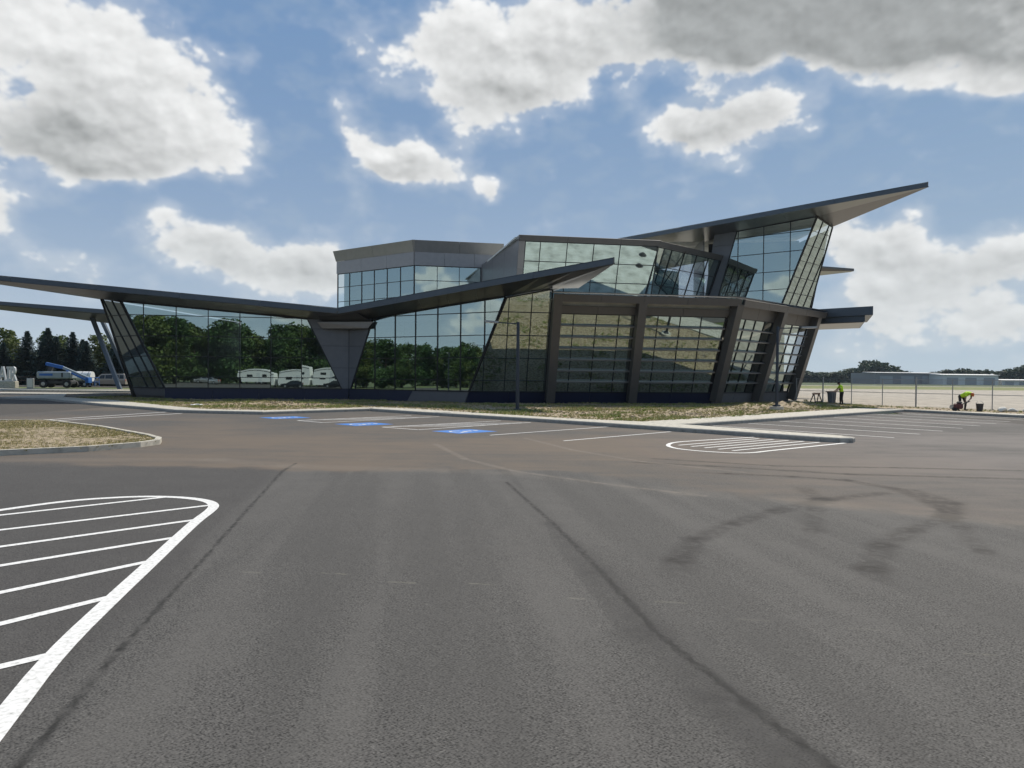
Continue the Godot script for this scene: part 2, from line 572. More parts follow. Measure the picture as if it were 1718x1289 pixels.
func wear_row(yy: int) -> void:
	var row := PackedByteArray()
	row.resize(WEAR * 4)
	var z := -46.0 + (yy + 0.5) / WEAR * 48.0
	var segs := []
	for l in wear_lines:
		var p: Array = l[3]
		for i in range(0, p.size() - 2, 2):
			var z0: float = minf(p[i + 1], p[i + 3]) - l[0] * 2.0
			var z1: float = maxf(p[i + 1], p[i + 3]) + l[0] * 2.0
			if z >= z0 and z <= z1:
				segs.append([Vector2(p[i], p[i + 1]), Vector2(p[i + 2], p[i + 3]), l[0], l[1], l[2], minf(p[i], p[i + 2]) - l[0] * 2.0, maxf(p[i], p[i + 2]) + l[0] * 2.0, 1 if l[0] > 0.21 and l[0] < 0.3 else 0, 0.6 if l[0] > 0.21 else 0.45, i == 0])
	for xx in WEAR:
		var x := -24.0 + (xx + 0.5) / WEAR * 48.0
		var a0 := wear_n[0].get_noise_2d(x, z * 1.3)
		var a1 := wear_n[1].get_noise_2d(x, z)
		var a2 := wear_n[2].get_noise_2d(x, z)
		# the freshly laid near strip ends along a joint; beyond it dust has been tracked over the older mat
		var joint := -16.3 + (0.0 if x < 0.0 else minf(x * 0.85, 9.0)) + (clampf(-x - 5.0, 0, 20) * 0.08)
		var far := clampf((joint - z + a1 * 0.5 + a0 * 1.2) / 0.9, 0.0, 1.0)
		var left_edge := -2.5 + (z + 3.85) * 0.185
		var left := clampf((left_edge - x) / 0.3, 0.0, 1.0)
		# faint lengthwise wheel tracks in the near strip
		var lane := wear_n[1].get_noise_2d((x - z * 0.12) * 1.1, z * 0.06)
		var c := Vector3(0.118, 0.113, 0.106) if lane > 0.0 else Vector3(0.062, 0.060, 0.057)
		var al := clampf(absf(lane) * 0.7, 0.0, 0.36) + clampf(a0 * 0.2, 0.0, 0.2)
		if left > 0.0:
			c = c.lerp(Vector3(0.050, 0.047, 0.046), left)
			al = lerpf(al, 0.42 + a0 * 0.2, left)
		if far > 0.0:
			var streak := wear_n[1].get_noise_2d(x * 0.25 + z * 0.2, z * 1.4)
			var fall := clampf(1.0 - absf(z + 21.0) / 12.0, 0.0, 1.0)
			var brown := Vector3(0.140, 0.112, 0.087).lerp(Vector3(0.165, 0.148, 0.136), clampf((x - 3.0) / 10.0, 0, 1))  # tracked dust, paler eastward: sheen toward the sun put into its colour
			var al2 := clampf(0.30 + fall * 0.42 + a0 * 0.6 + streak * 0.3, 0.05, 0.85)
			c = c.lerp(brown, far)
			al = lerpf(al, al2, far)
		al = clampf(al + a1 * 0.18 + a2 * 0.05, 0.0, 0.9)
		for s in segs:
			if x < s[5] or x > s[6]:
				continue
			var q := Vector2(x, z)
			var d := q.distance_to(Geometry2D.get_closest_point_to_segment(q, s[0], s[1]))
			d += (a1 * 0.22 + a2 * 0.2) * s[2] + a2 * 0.03
			var k: float = s[4] * clampf((s[2] - d) / (s[2] * s[8]), 0.0, 1.0) * clampf(0.85 + a2 * 0.6, 0.35, 1.0)
			if s[7] > 0:
				# tread bars across the rubber mark
				var run: float = (q - s[0]).dot((s[1] - s[0]).normalized()) + d * 0.5
				k *= 0.78 + 0.10 * sin(run * 60.0)
				if s[9]:
					k *= clampf(run / s[0].distance_to(s[1]), 0.0, 1.0)
			if k > 0.0:
				c = c.lerp(s[3], k)
				al = lerpf(al, 0.92, k)
		var g := Color(c.x, c.y, c.z).linear_to_srgb()
		var o := xx * 4
		row[o] = int(g.r * 255.0)
		row[o + 1] = int(g.g * 255.0)
		row[o + 2] = int(g.b * 255.0)
		row[o + 3] = int(al * 255.0)
	wear_rows[yy] = row


# ---------------------------------------------------------------- ground

var bed := v2([-8.2, -45.2, -6.6, -44.6, 2.4, -35.0, 5.7, -32.9, 11.5, -38.4, 21.8, -50.2, 25.0, -52.6, 27.2, -56.5, 24.5, -68.0, 14.0, -60.5, -3.0, -57.5, -12.8, -63.0, -26.0, -60.0, -31.0, -66.0, -34.5, -59.5, -27.0, -52.6, -20.0, -44.7, -16.5, -41.0, -12.9, -40.1])
var verge := v2([24.6, -51.6, 26.9, -49.6, 31.0, -42.4, 48.0, -24.0, 54.0, -27.0, 34.6, -46.4, 24.6, -64.6, 26.4, -57.0])
var island := v2([-20.3, -30.5, -18.8, -31.0, -14.6, -27.4, -11.2, -23.8, -10.3, -22.6, -9.98, -21.8, -10.1, -20.9, -10.8, -19.6, -12.3, -18.4, -16.0, -17.4, -30.0, -17.0, -30.0, -27.0])


func bed_height(x: float, z: float) -> float:
	var n: FastNoiseLite = wear_n[0]
	var m: FastNoiseLite = wear_n[1]
	var h := 0.125 + n.get_noise_2d(x * 2.0, z * 2.0) * 0.03
	# heaps of spoil by the east corner
	for p in [[16.0, -50.2, 2.4, 0.30], [18.6, -52.0, 2.2, 0.42], [20.8, -54.0, 2.2, 0.36], [13.0, -47.2, 2.6, 0.16], [23.0, -56.3, 1.6, 0.22], [7.0, -42.0, 4.0, 0.10], [-3.0, -48.0, 5.0, 0.10], [-15.0, -50.0, 6.0, 0.12]]:
		var d: float = Vector2(x - p[0], z - p[1]).length() / p[2]
		if d < 1.0:
			h += p[3] * (1.0 - d * d) * (1.0 - d * d) * (0.7 + m.get_noise_2d(x * 1.6, z * 1.6) * 0.9)
	return h


func ground_grid(poly: PackedVector2Array, cell: float, height: Callable) -> MB:
	var mb := MB.new()
	var lo := poly[0]
	var hi := poly[0]
	for p in poly:
		lo = lo.min(p)
		hi = hi.max(p)
	var x := lo.x
	while x < hi.x:
		var z := lo.y
		while z < hi.y:
			var cellp := PackedVector2Array([Vector2(x, z), Vector2(x + cell, z), Vector2(x + cell, z + cell), Vector2(x, z + cell)])
			for piece in Geometry2D.intersect_polygons(cellp, poly):
				var q := []
				for p in piece:
					q.append(Vector3(p.x, height.call(p.x, p.y), p.y))
				var id := Geometry2D.triangulate_polygon(piece)
				for i in range(0, id.size(), 3):
					var a: Vector3 = q[id[i]]
					var b: Vector3 = q[id[i + 1]]
					var c: Vector3 = q[id[i + 2]]
					if (b - a).cross(c - a).y > 0:
						mb.tri(a, c, b)
					else:
						mb.tri(a, b, c)
			z += cell
		x += cell
	return mb


func offset_line(p: Array, d: float) -> Array:
	var o := []
	for i in p.size():
		var a: Vector2 = p[maxi(i - 1, 0)]
		var b: Vector2 = p[mini(i + 1, p.size() - 1)]
		var t := (b - a).normalized()
		o.append(p[i] + Vector2(-t.y, t.x) * d)
	return o


func kerbed(called: String, front: Array, back: Array, label: String) -> void:
	# front: lot side line, back: bed side line; a kerb 0.16 m wide along the front, a slab behind it
	var inner := offset_line(front, -0.16)
	var poly := PackedVector2Array(inner)
	var bk := back.duplicate()
	bk.reverse()
	poly.append_array(PackedVector2Array(bk))
	var mb := MB.new()
	mb.slab(poly, -0.05, 0.150)
	var s := struct(called, mb, M.concrete)
	s.set_meta("label", label)
	for i in front.size() - 1:
		var n := maxi(1, int(front[i].distance_to(front[i + 1]) / 3.0))
		for m in n:
			var k := MB.new()
			var g: float = minf(0.006 / front[i].distance_to(front[i + 1]), 0.05)
			var f0 := float(m) / n + g
			var f1 := float(m + 1) / n - g
			var a: Vector2 = front[i].lerp(front[i + 1], f0)
			var b: Vector2 = front[i].lerp(front[i + 1], f1)
			var c: Vector2 = inner[i].lerp(inner[i + 1], f0)
			var d: Vector2 = inner[i].lerp(inner[i + 1], f1)
			var am := a.lerp(c, 0.2)
			var bm := b.lerp(d, 0.2)
			var p := []
			var q := []
			for t in [[a, -0.05], [a, 0.125], [am, 0.156], [c, 0.156], [c, -0.05]]:
				p.append(Vector3(t[0].x, t[1], t[0].y))
			for t in [[b, -0.05], [b, 0.125], [bm, 0.156], [d, 0.156], [d, -0.05]]:
				q.append(Vector3(t[0].x, t[1], t[0].y))
			k.solid(p, q)
			part(s, "kerb_stone", k, M.kerb_concrete)


func pts(a: Array) -> Array:
	var o := []
	for i in range(0, a.size(), 2):
		o.append(Vector2(a[i], a[i + 1]))
	return o


func build_ground() -> void:
	var g := MB.new()
	g.plate(v2([-3000, 3000, 3000, 3000, 3000, -3000, -3000, -3000]), -0.06)
	struct("ground", g, M.field_grass)
	# the lot
	var lot := MB.new()
	lot.quad(Vector3(-24, 0, 2), Vector3(-24, 0, -46), Vector3(24, 0, -46), Vector3(24, 0, 2))
	for p in lot.v:
		lot.uv.append(Vector2(p.x / 2.6, p.z / 2.6))
		lot.uv2.append(Vector2((p.x + 24.0) / 48.0, (p.z + 46.0) / 48.0))
	var lo := struct("parking_lot", lot, M.asphalt)
	var rest := MB.new()
	rest.plate(v2([-70, 46, 70, 46, 70, 2, -70, 2]), 0.0)
	rest.plate(v2([-70, 2, -24, 2, -24, -46, -36, -58, -36, -76, -70, -76]), 0.0)
	rest.plate(v2([24, 2, 70, 2, 70, -50, 24, -50]), 0.0)
	struct("parking_lot_far_side", rest, M.asphalt_far)
	# paving joints standing a little proud of the mat
	build_markings(lo)
	# walks and kerbs
	kerbed("sidewalk", pts([-8.07, -43.6, -4.93, -40.3, 1.0, -34.6, 3.5, -32.0, 8.3, -26.75, 10.0, -24.85, 10.45, -24.5, 10.9, -24.5, 11.15, -24.9, 11.1, -25.4]), pts([-8.2, -45.6, -6.4, -44.7, 2.5, -35.0, 5.6, -32.9, 6.9, -31.2, 7.6, -30.3, 10.4, -26.4, 10.9, -25.9, 11.0, -25.7, 11.05, -25.5]), "concrete walk along the front stalls ending in a rounded tongue")
	kerbed("sidewalk", pts([6.85, -31.25, 25.3, -49.5]), pts([5.62, -32.92, 23.6, -51.6]), "concrete walk along the east stalls leading to the fence")
	kerbed("sidewalk", pts([25.3, -49.5, 28.06, -42.6, 45.0, -22.0]), pts([25.1, -51.4, 29.9, -43.1, 46.6, -23.0]), "concrete kerb walk closing the east end of the lot")
	kerbed("sidewalk", pts([-38.7, -58.05, -34.0, -56.0, -24.45, -46.4, -19.8, -42.3, -17.55, -39.9, -15.4, -39.2, -12.54, -38.6, -11.2, -40.2, -8.07, -43.6]), pts([-40.0, -69.0, -35.0, -60.0, -27.0, -52.8, -20.3, -45.2, -17.0, -41.6, -15.4, -40.8, -12.9, -40.4, -11.6, -41.8, -8.2, -45.6]), "concrete walk curving in front of the west glass wing")
	# planted bed and verge of bare soil
	struct("planting_bed", ground_grid(bed, 0.4, bed_height), M.dirt, true)
	struct("verge", ground_grid(verge, 0.6, func(x, z): return 0.115 + wear_n[0].get_noise_2d(x * 2.0, z * 2.0) * 0.04), M.dirt, true)
	struct("traffic_island", ground_grid(island, 0.5, func(x, z): return 0.10 + wear_n[0].get_noise_2d(x * 2.0 + 60.0, z * 2.0) * 0.05), M.dirt, true)
	var ik := MB.new()
	var rim := []
	for p in island:
		rim.append(p)
	var isl := []
	for i in rim.size():
		var a: Vector2 = rim[i]
		var b: Vector2 = rim[(i + 1) % rim.size()]
		var d := (b - a).normalized()
		var n := Vector2(-d.y, d.x) * 0.16
		ik.solid([Vector3(a.x, 0.14, a.y), Vector3(b.x, 0.14, b.y), Vector3(b.x + n.x, 0.14, b.y + n.y), Vector3(a.x + n.x, 0.14, a.y + n.y)], [Vector3(a.x, -0.02, a.y), Vector3(b.x, -0.02, b.y), Vector3(b.x + n.x, -0.02, b.y + n.y), Vector3(a.x + n.x, -0.02, a.y + n.y)])
	struct("island_kerb", ik, M.concrete)
	# airfield
	var ap := MB.new()
	ap.plate(v2([24.2, -65.5, 54.5, -26.5, 900, -60, 900, -150, 22.0, -176.0, 20.0, -90.0]), 0.02)
	struct("apron", ap, M.apron_concrete)
	var gs := MB.new()
	gs.plate(v2([22.0, -176.2, 900, -150.2, 900, -240, 20, -270]), 0.0)
	struct("mown_strip", gs, M.mown_grass)
	var rw := MB.new()
	rw.plate(v2([20, -270.2, 900, -240.2, 900, -262, 20, -292]), 0.01)
	struct("taxiway", rw, M.apron_concrete)
	var ds := MB.new()
	ds.plate(v2([20, -292.2, 900, -262.2, 1200, -640, 20, -640]), 0.0)
	struct("far_field", ds, M.dark_grass)
	# drive and walk to the west
	var dr := MB.new()
	dr.plate(v2([-120, -76, -36.5, -76, -36.5, -84, -120, -84]), 0.0)
	dr.plate(v2([-120, -112, -40, -112, -40, -122, -120, -122]), 0.0)
	struct("drive", dr, M.asphalt_far)
	var wk := MB.new()
	wk.slab(v2([-70, -70.0, -41.5, -70.0, -37.0, -74.0, -70, -74.0]), -0.05, 0.12)
	wk.slab(v2([-120, -88, -46, -88, -44, -92, -120, -92]), -0.05, 0.12)
	wk.slab(v2([-58, -84.3, -36, -84.3, -36, -87, -58, -87]), -0.05, 0.13)
	struct("entrance_walk", wk, M.concrete)


func smooth_line(p: Array, times := 2) -> Array:
	for k in times:
		var q := [p[0]]
		for i in p.size() - 1:
			q.append(p[i].lerp(p[i + 1], 0.25))
			q.append(p[i].lerp(p[i + 1], 0.75))
		q.append(p[p.size() - 1])
		p = q
	return p


func build_markings(lot: Node) -> void:
	var y := 0.004
	# near hatched end: wide outline with a rounded nose
	var o := MB.new()
	var nose := smooth_line(pts([-2.55, -3.2, -2.9, -4.34, -3.24, -5.43, -3.54, -6.82, -3.81, -8.14, -4.08, -9.41, -4.30, -10.5, -4.40, -11.2, -4.52, -11.7, -4.78, -12.1, -5.2, -12.38, -5.7, -12.50, -6.2, -12.45, -6.9, -12.06, -7.4, -11.2, -7.9, -10.0, -8.6, -8.4, -9.4, -6.4]))
	o.strip(nose, 0.155, y)
	part(lot, "island_outline", o, M.paint_white)
	var edge := PackedVector2Array(nose)
	for ab in [[-3.24, -5.43, -3.46, -5.18], [-3.56, -6.86, -4.05, -6.07], [-3.82, -8.2, -4.63, -6.94], [-4.07, -9.4, -5.28, -7.91], [-4.3, -10.55, -5.85, -8.78], [-4.55, -11.75, -6.48, -9.71], [-5.6, -12.45, -7.15, -10.73]]:
		var a := Vector2(ab[0], ab[1])
		var d := (Vector2(ab[2], ab[3]) - a).normalized()
		var b := a + d * 6.0
		for i in edge.size() - 1:
			var hit = Geometry2D.segment_intersects_segment(a + d * 0.4, b, edge[i], edge[i + 1])
			if hit != null:
				b = hit
		var st := MB.new()
		st.strip([a + d * 0.04, b - d * 0.04], 0.105, y + 0.0006)
		part(lot, "hatch_stripe", st, M.paint_white)
	# second hatched end, at the tongue
	o = MB.new()
	o.strip(smooth_line(pts([8.38, -26.5, 5.6, -24.55, 5.05, -24.0, 4.75, -23.3, 4.62, -22.6, 4.72, -21.9, 5.1, -21.35, 5.6, -20.95, 6.13, -20.75, 6.6, -20.9, 7.1, -21.4, 9.08, -23.1, 10.6, -24.4])), 0.13, y)
	part(lot, "island_outline", o, M.paint_white)
	for k in 5:
		var f := 0.15 + k * 0.165
		var a := Vector2(4.75, -23.4).lerp(Vector2(6.5, -20.95), f)
		var b := Vector2(8.0, -26.2).lerp(Vector2(10.3, -24.2), f)
		var st := MB.new()
		st.strip([a, b], 0.10, y + 0.0006)
		part(lot, "hatch_stripe", st, M.paint_white)
	# east stalls
	for k in 8:
		var a := Vector2(8.6, -32.85).lerp(Vector2(19.28, -42.9), k / 5.0)
		var b := Vector2(13.39, -26.87).lerp(Vector2(22.91, -36.32), k / 5.0)
		var st := MB.new()
		st.strip([a, b], 0.10, y)
		part(lot, "stall_line", st, M.paint_white)
	var tail := MB.new()
	tail.strip(pts([23.9, -47.0, 26.6, -43.9, 29.5, -40.2]), 0.10, y)
	part(lot, "stall_line", tail, M.paint_white)
	# front stalls
	for l in [[-0.74, -26.34, 3.96, -31.5], [1.65, -24.26, 6.0, -28.9]]:
		var st := MB.new()
		st.strip(pts(l), 0.10, y)
		part(lot, "stall_line", st, M.paint_white)
	# access aisles between the accessible stalls
	for q in [[-9.45, -33.9, -8.0, -32.55, -5.1, -39.0, -3.6, -38.3], [-5.05, -30.0, -3.5, -28.7, -0.5, -35.1, 0.85, -34.1]]:
		var a := Vector2(q[0], q[1])
		var b := Vector2(q[2], q[3])
		var e := Vector2(q[4], q[5])
		var f := Vector2(q[6], q[7])
		var st := MB.new()
		st.strip([a, e], 0.10, y)
		st.strip([b, f], 0.10, y)
		st.strip([a, b], 0.10, y + 0.0005)
		part(lot, "aisle_outline", st, M.paint_white)
		for k in 5:
			var u := 0.08 + k * 0.19
			var h := MB.new()
			h.strip([a.lerp(e, u * 0.62), b.lerp(f, minf(u * 0.62 + 0.40, 1.0))], 0.10, y + 0.001)
			part(lot, "hatch_stripe", h, M.paint_white)
	# blue accessible-parking squares
	for p in [[-10.65, -36.1], [-6.1, -31.75], [-1.72, -28.1]]:
		var ce := Vector2(p[0], p[1])
		var ux := Vector2(0.70, 0.714) * 0.78
		var uy := Vector2(0.714, -0.70) * 0.92
		var sq := MB.new()
		sq.plate(PackedVector2Array([ce - ux - uy, ce + ux - uy, ce + ux + uy, ce - ux + uy]), y)
		var s := part(lot, "accessible_square", sq, M.paint_blue)
		var fig := MB.new()
		var ring := []
		for k in 15:
			var g := deg_to_rad(140.0 + k * 17.0)
			ring.append(ce + ux * (0.02 + 0.42 * cos(g)) + uy * (-0.28 + 0.40 * sin(g)))
		fig.strip(ring, 0.085, y + 0.004)
		fig.strip([ce + uy * 0.42 - ux * 0.05, ce - uy * 0.10 - ux * 0.02, ce - uy * 0.13 + ux * 0.36, ce - uy * 0.55 + ux * 0.52, ce - uy * 0.57 + ux * 0.66], 0.10, y + 0.0045)
		fig.strip([ce + uy * 0.16 - ux * 0.04, ce + uy * 0.14 + ux * 0.32], 0.08, y + 0.005)
		var head := PackedVector2Array()
		for k in 12:
			head.append(ce + uy * 0.62 - ux * 0.06 + Vector2.from_angle(TAU * k / 12) * 0.11)
		fig.plate(head, y + 0.004)
		part(s, "wheelchair_figure", fig, M.paint_white)
	# crossing lines to the west walk
	for l in [[-20.4, -30.35, -18.2, -40.4], [-19.35, -31.4, -16.8, -39.1]]:
		var st := MB.new()
		st.strip(pts(l), 0.16, y)
		part(lot, "crossing_line", st, M.paint_white)


# ---------------------------------------------------------------- terminal

const BO := Vector3(0, 0, -62)   # base of the terminal
var terminal: Node3D


func bpart(parent: Node, called: String, mb: MB, m: Material) -> MeshInstance3D:
	for i in mb.v.size():
		mb.v[i] -= BO
	return part(parent, called, mb, m)


# a glazed wall: points are O + t*s + w*h; outline in (s, h); each pane, mullion and rail is a piece of its own
func glass_wall(O: Vector3, t: Vector3, w: Vector3, outline: PackedVector2Array, vs: Array, hs: Array, fins := false, label := "") -> Node3D:
	var n := t.cross(w).normalized()
	if n.z < 0:
		n = -n
	var P := func(s: float, h: float, off: float) -> Vector3: return O + t * s + w * h + n * off
	var frame := MB.new()
	for i in outline.size():
		var a := outline[i]
		var b := outline[(i + 1) % outline.size()]
		var side: Vector3 = (P.call(b.x, b.y, 0.0) - P.call(a.x, a.y, 0.0)).cross(n)
		frame.beam(P.call(a.x, a.y, 0.0), P.call(b.x, b.y, 0.0), 0.08, 0.14, side)
	var root := bpart(terminal, "glass_wall", frame, M.frame_black)
	if label:
		root.set_meta("label", label)
	var lo := outline[0]
	var hi := outline[0]
	for p in outline:
		lo = lo.min(p)
		hi = hi.max(p)
	var xs := [lo.x]
	xs.append_array(vs)
	xs.append(hi.x)
	var ys := [lo.y]
	ys.append_array(hs)
	ys.append(hi.y)
	for i in xs.size() - 1:
		for j in ys.size() - 1:
			var cell := PackedVector2Array([Vector2(xs[i], ys[j]), Vector2(xs[i + 1], ys[j]), Vector2(xs[i + 1], ys[j + 1]), Vector2(xs[i], ys[j + 1])])
			for piece in Geometry2D.intersect_polygons(cell, outline):
				var area := 0.0
				var c := Vector2.ZERO
				for k in piece.size():
					area += piece[k].cross(piece[(k + 1) % piece.size()]) / 2
					c += piece[k] / piece.size()
				if absf(area) < 0.02:
					continue
				# panes never sit perfectly true in their frames
				var ta := rng.randfn(0.0, 0.0016)
				var tb := rng.randfn(0.0, 0.0016)
				var q := []
				for p in piece:
					q.append(P.call(p.x, p.y, 0.01 + (p.x - c.x) * ta + (p.y - c.y) * tb))
				var mb := MB.new()
				var id := Geometry2D.triangulate_polygon(piece)
				for k in range(0, id.size(), 3):
					mb.tri(q[id[k]], q[id[k + 1]], q[id[k + 2]])
				bpart(root, "pane", mb, M.mirror_glass)
	for s in vs:
		for seg in Geometry2D.intersect_polyline_with_polygon(PackedVector2Array([Vector2(s, -5), Vector2(s, 40)]), outline):
			var a: Vector2 = seg[0]
			var b: Vector2 = seg[seg.size() - 1]
			if a.distance_to(b) > 0.15:
				var mb := MB.new()
				mb.beam(P.call(a.x, a.y, 0.01), P.call(b.x, b.y, 0.01), 0.05, 0.12, t)
				bpart(root, "mullion", mb, M.frame_black)
	for h in hs:
		for seg in Geometry2D.intersect_polyline_with_polygon(PackedVector2Array([Vector2(-40, h), Vector2(60, h)]), outline):
			var a: Vector2 = seg[0]
			var b: Vector2 = seg[seg.size() - 1]
			if a.distance_to(b) > 0.15:
				var mb := MB.new()
				if fins:
					mb.beam(P.call(a.x, a.y, 0.16), P.call(b.x, b.y, 0.16), 0.085, 0.30, w)
					bpart(root, "sunshade_fin", mb, M.fin_metal)
				else:
					mb.beam(P.call(a.x, a.y, 0.012), P.call(b.x, b.y, 0.012), 0.05, 0.125, w)
					bpart(root, "transom", mb, M.frame_black)
	return root


# flat cladding sheets with real open joints, laid on the same kind of plane
func panels(called: String, O: Vector3, t: Vector3, w: Vector3, outline: PackedVector2Array, cuts: Array, off: float, thick: float, m: Material, rows := []) -> void:
	var n := t.cross(w).normalized()
	if n.z < 0:
		n = -n
	var lo := outline[0]
	var hi := outline[0]
	for p in outline:
		lo = lo.min(p)
		hi = hi.max(p)
	var xs := [lo.x]
	xs.append_array(cuts)
	xs.append(hi.x)
	var ys := [lo.y]
	ys.append_array(rows)
	ys.append(hi.y)
	var g := 0.012
	for i in xs.size() - 1:
		for j in ys.size() - 1:
			var cell := PackedVector2Array([Vector2(xs[i] + g, ys[j] + g), Vector2(xs[i + 1] - g, ys[j] + g), Vector2(xs[i + 1] - g, ys[j + 1] - g), Vector2(xs[i] + g, ys[j + 1] - g)])
			for piece in Geometry2D.intersect_polygons(cell, outline):
				var a := []
				var b := []
				for p in piece:
					a.append(O + t * p.x + w * p.y + n * (off + thick))
					b.append(O + t * p.x + w * p.y + n * off)
				var mb := MB.new()
				mb.solid(a, b)
				bpart(terminal, called, mb, m)


# edge boards of a roof blade, from a to b along the top, cut into lengths
func fascia(a: Vector3, b: Vector3, ha: float, hb: float, cuts: int, m: Material) -> void:
	var d := (b - a).normalized()
	var n := d.cross(Vector3.UP).normalized()
	for k in cuts:
		var f0 := float(k) / cuts
		var f1 := float(k + 1) / cuts
		var p := a.lerp(b, f0) + d * 0.008
		var q := a.lerp(b, f1) - d * 0.008
		var hp := lerpf(ha, hb, f0)
		var hq := lerpf(ha, hb, f1)
		var mb := MB.new()
		mb.solid([p, q, q + Vector3(0, -hq, 0), p + Vector3(0, -hp, 0)], [p + n * -0.06, q + n * -0.06, q + n * -0.06 + Vector3(0, -hq, 0), p + n * -0.06 + Vector3(0, -hp, 0)])
		bpart(terminal, "fascia_board", mb, m)


func facets(called: String, list: Array, m: Material) -> void:
	for f in list:
		var mb := MB.new()
		var up := []
		for p in f:
			up.append(p + Vector3(0, 0.05, 0))
		mb.solid(up, f)
		bpart(terminal, called, mb, m)


# soffit between a near edge and a far edge, in boards with open joints
func boards(n0: Vector3, n1: Vector3, f0: Vector3, f1: Vector3, n: int) -> void:
	for k in n:
		var a := (k + 0.004) / n
		var b := (k + 0.996) / n
		facets("soffit_panel", [[n0.lerp(n1, a), n0.lerp(n1, b), f0.lerp(f1, b), f0.lerp(f1, a)]], M.soffit_metal)


func plan(called: String, p: Array, m: Material, thick := 0.12) -> void:
	var mb := MB.new()
	var lowp := []
	for q in p:
		lowp.append(q - Vector3(0, thick, 0))
	mb.solid(p, lowp)
	bpart(terminal, called, mb, m)


func build_terminal() -> void:
	terminal = thing("terminal_building", "low airport terminal of mirror glass with dark folded wing roofs", "building", BO)
	var up := Vector3.UP
	var lv := [1.76, 3.34, 4.92, 6.5]
	# west wall
	var O1 := Vector3(-25.99, 0, -57.5)
	var t1 := Vector3(12.68, 0, -2.5).normalized()
	glass_wall(O1, t1, up, v2([0.03, 0.97, 12.93, 0.97, 10.32, 6.33, -2.95, 7.33]), [-1.47, 0.81, 3.08, 5.36, 7.62, 9.9], [1.8, 3.34, 4.85, 6.38])
	panels("plinth_panel", O1, t1, up, v2([0.0, -0.15, 13.45, -0.15, 13.45, 0.96, 0.0, 0.96]), [3.4, 6.75, 10.1], -0.06, 0.08, M.navy_panel)
	panels("wall_panel", O1, t1, up, v2([12.95, 0.98, 13.46, 0.98, 13.46, 6.3, 10.34, 6.35]), [], -0.05, 0.09, M.cladding_slate, [2.6, 4.3, 5.6])
	# end wall leaning out to the west
	var O0 := Vector3(-25.99 + 0.469 * 0.97, 0, -57.5 - 0.092 * 0.97)
	var t0 := Vector3(-0.824, 0, -0.566)
	var w0 := Vector3(-0.469, 1, 0.092)
	glass_wall(O0, t0, w0, v2([0.03, 0.97, 4.42, 0.97, 2.45, 7.72, 0.03, 7.33]), [1.1, 2.25], [1.8, 3.34, 4.85, 6.38], false, "narrow leaning end wall of mirror glass")
	panels("plinth_panel", O0, t0, w0, v2([0.0, -0.15, 4.5, -0.15, 4.42, 0.96, 0.0, 0.96]), [], -0.05, 0.08, M.plinth_reflected_grey)
	# second wall, turned toward the lot
	var O2 := Vector3(-12.6, 0, -60)
	var t2 := Vector3(9.27, 0, 5.5).normalized()
	glass_wall(O2, t2, up, v2([0.03, 0.97, 11.12, 0.97, 14.05, 7.5, 2.26, 6.42]), [0.5, 2.46, 4.43, 6.35, 8.36, 10.37, 12.4], lv)
	panels("plinth_panel", O2, t2, up, v2([-0.15, -0.15, 5.4, -0.15, 6.1, 0.96, -0.15, 0.96]), [2.9], -0.06, 0.08, M.navy_panel)
	panels("plinth_panel", O2, t2, up, v2([5.43, -0.15, 10.65, -0.15, 11.1, 0.96, 6.13, 0.96]), [], -0.06, 0.08, M.plinth_reflected_grey)  # slanted outline follows a reflection, put in as paler panels
	panels("wall_panel", O2, t2, up, v2([-0.16, 0.98, 0.0, 0.98, 2.22, 6.42, -0.16, 6.2]), [], -0.05, 0.09, M.cladding_slate, [2.6, 4.3, 5.6])
	# gutter box where the two roofs meet
	var vc := Vector3(-12.78, 0, -60.1)
	var gb := MB.new()
	gb.solid([vc + Vector3(-2.3, 6.12, 0.75), vc + Vector3(2.2, 6.12, 1.6), vc + Vector3(1.7, 6.12, -0.2), vc + Vector3(-2.2, 6.12, -0.2)], [vc + Vector3(-1.9, 5.62, 0.75), vc + Vector3(1.75, 5.62, 1.5), vc + Vector3(1.4, 5.62, -0.2), vc + Vector3(-1.9, 5.62, -0.2)])
	bpart(terminal, "gutter_box", gb, M.cladding_metal)
	# south wall: leans outward, with ribs
	var a3 := deg_to_rad(10.0)
	var t3 := Vector3(cos(a3), 0, -sin(a3))
	var n3 := Vector3(sin(a3), 0, cos(a3))
	var w3 := up + n3 * 0.30
	var O3 := Vector3(-3.34, 0, -54.56)
	glass_wall(O3, t3, w3, v2([0.30, 0.97, 5.75, 0.97, 5.75, 8.05, 5.5, 8.05, 2.58, 7.45]), [1.2, 2.75, 4.35], lv, false, "leaning glass wall under the pointed roof")
	var fin := [1.76, 2.55, 3.34, 4.13, 4.92, 5.71]
	glass_wall(O3, t3, w3, v2([6.35, 0.97, 11.85, 0.97, 11.85, 6.48, 6.35, 6.48]), [7.4, 9.05, 10.7], fin, true)
	glass_wall(O3, t3, w3, v2([12.45, 0.97, 18.25, 0.97, 18.78, 6.48, 12.45, 6.48]), [13.6, 15.3, 16.9], fin, true)
	panels("plinth_panel", O3, t3, w3, v2([-0.05, -0.15, 18.53, -0.15, 18.63, 0.96, 0.27, 0.96]), [3.1, 6.1, 9.1, 12.15, 15.3], -0.05, 0.08, M.navy_panel)
	panels("band_panel", O3, t3, w3, v2([6.0, 6.5, 19.15, 6.5, 19.2, 7.05, 6.0, 7.05]), [9.1, 12.15, 15.4], 0.02, 0.08, M.bronze_metal)
	panels("recess_panel", O3, t3, w3, v2([6.0, 7.0, 19.2, 7.0, 19.25, 7.45, 6.0, 7.45]), [12.15], -0.30, 0.06, M.soffit_metal)
	# south-east wall
	var C := O3 + t3 * 18.55
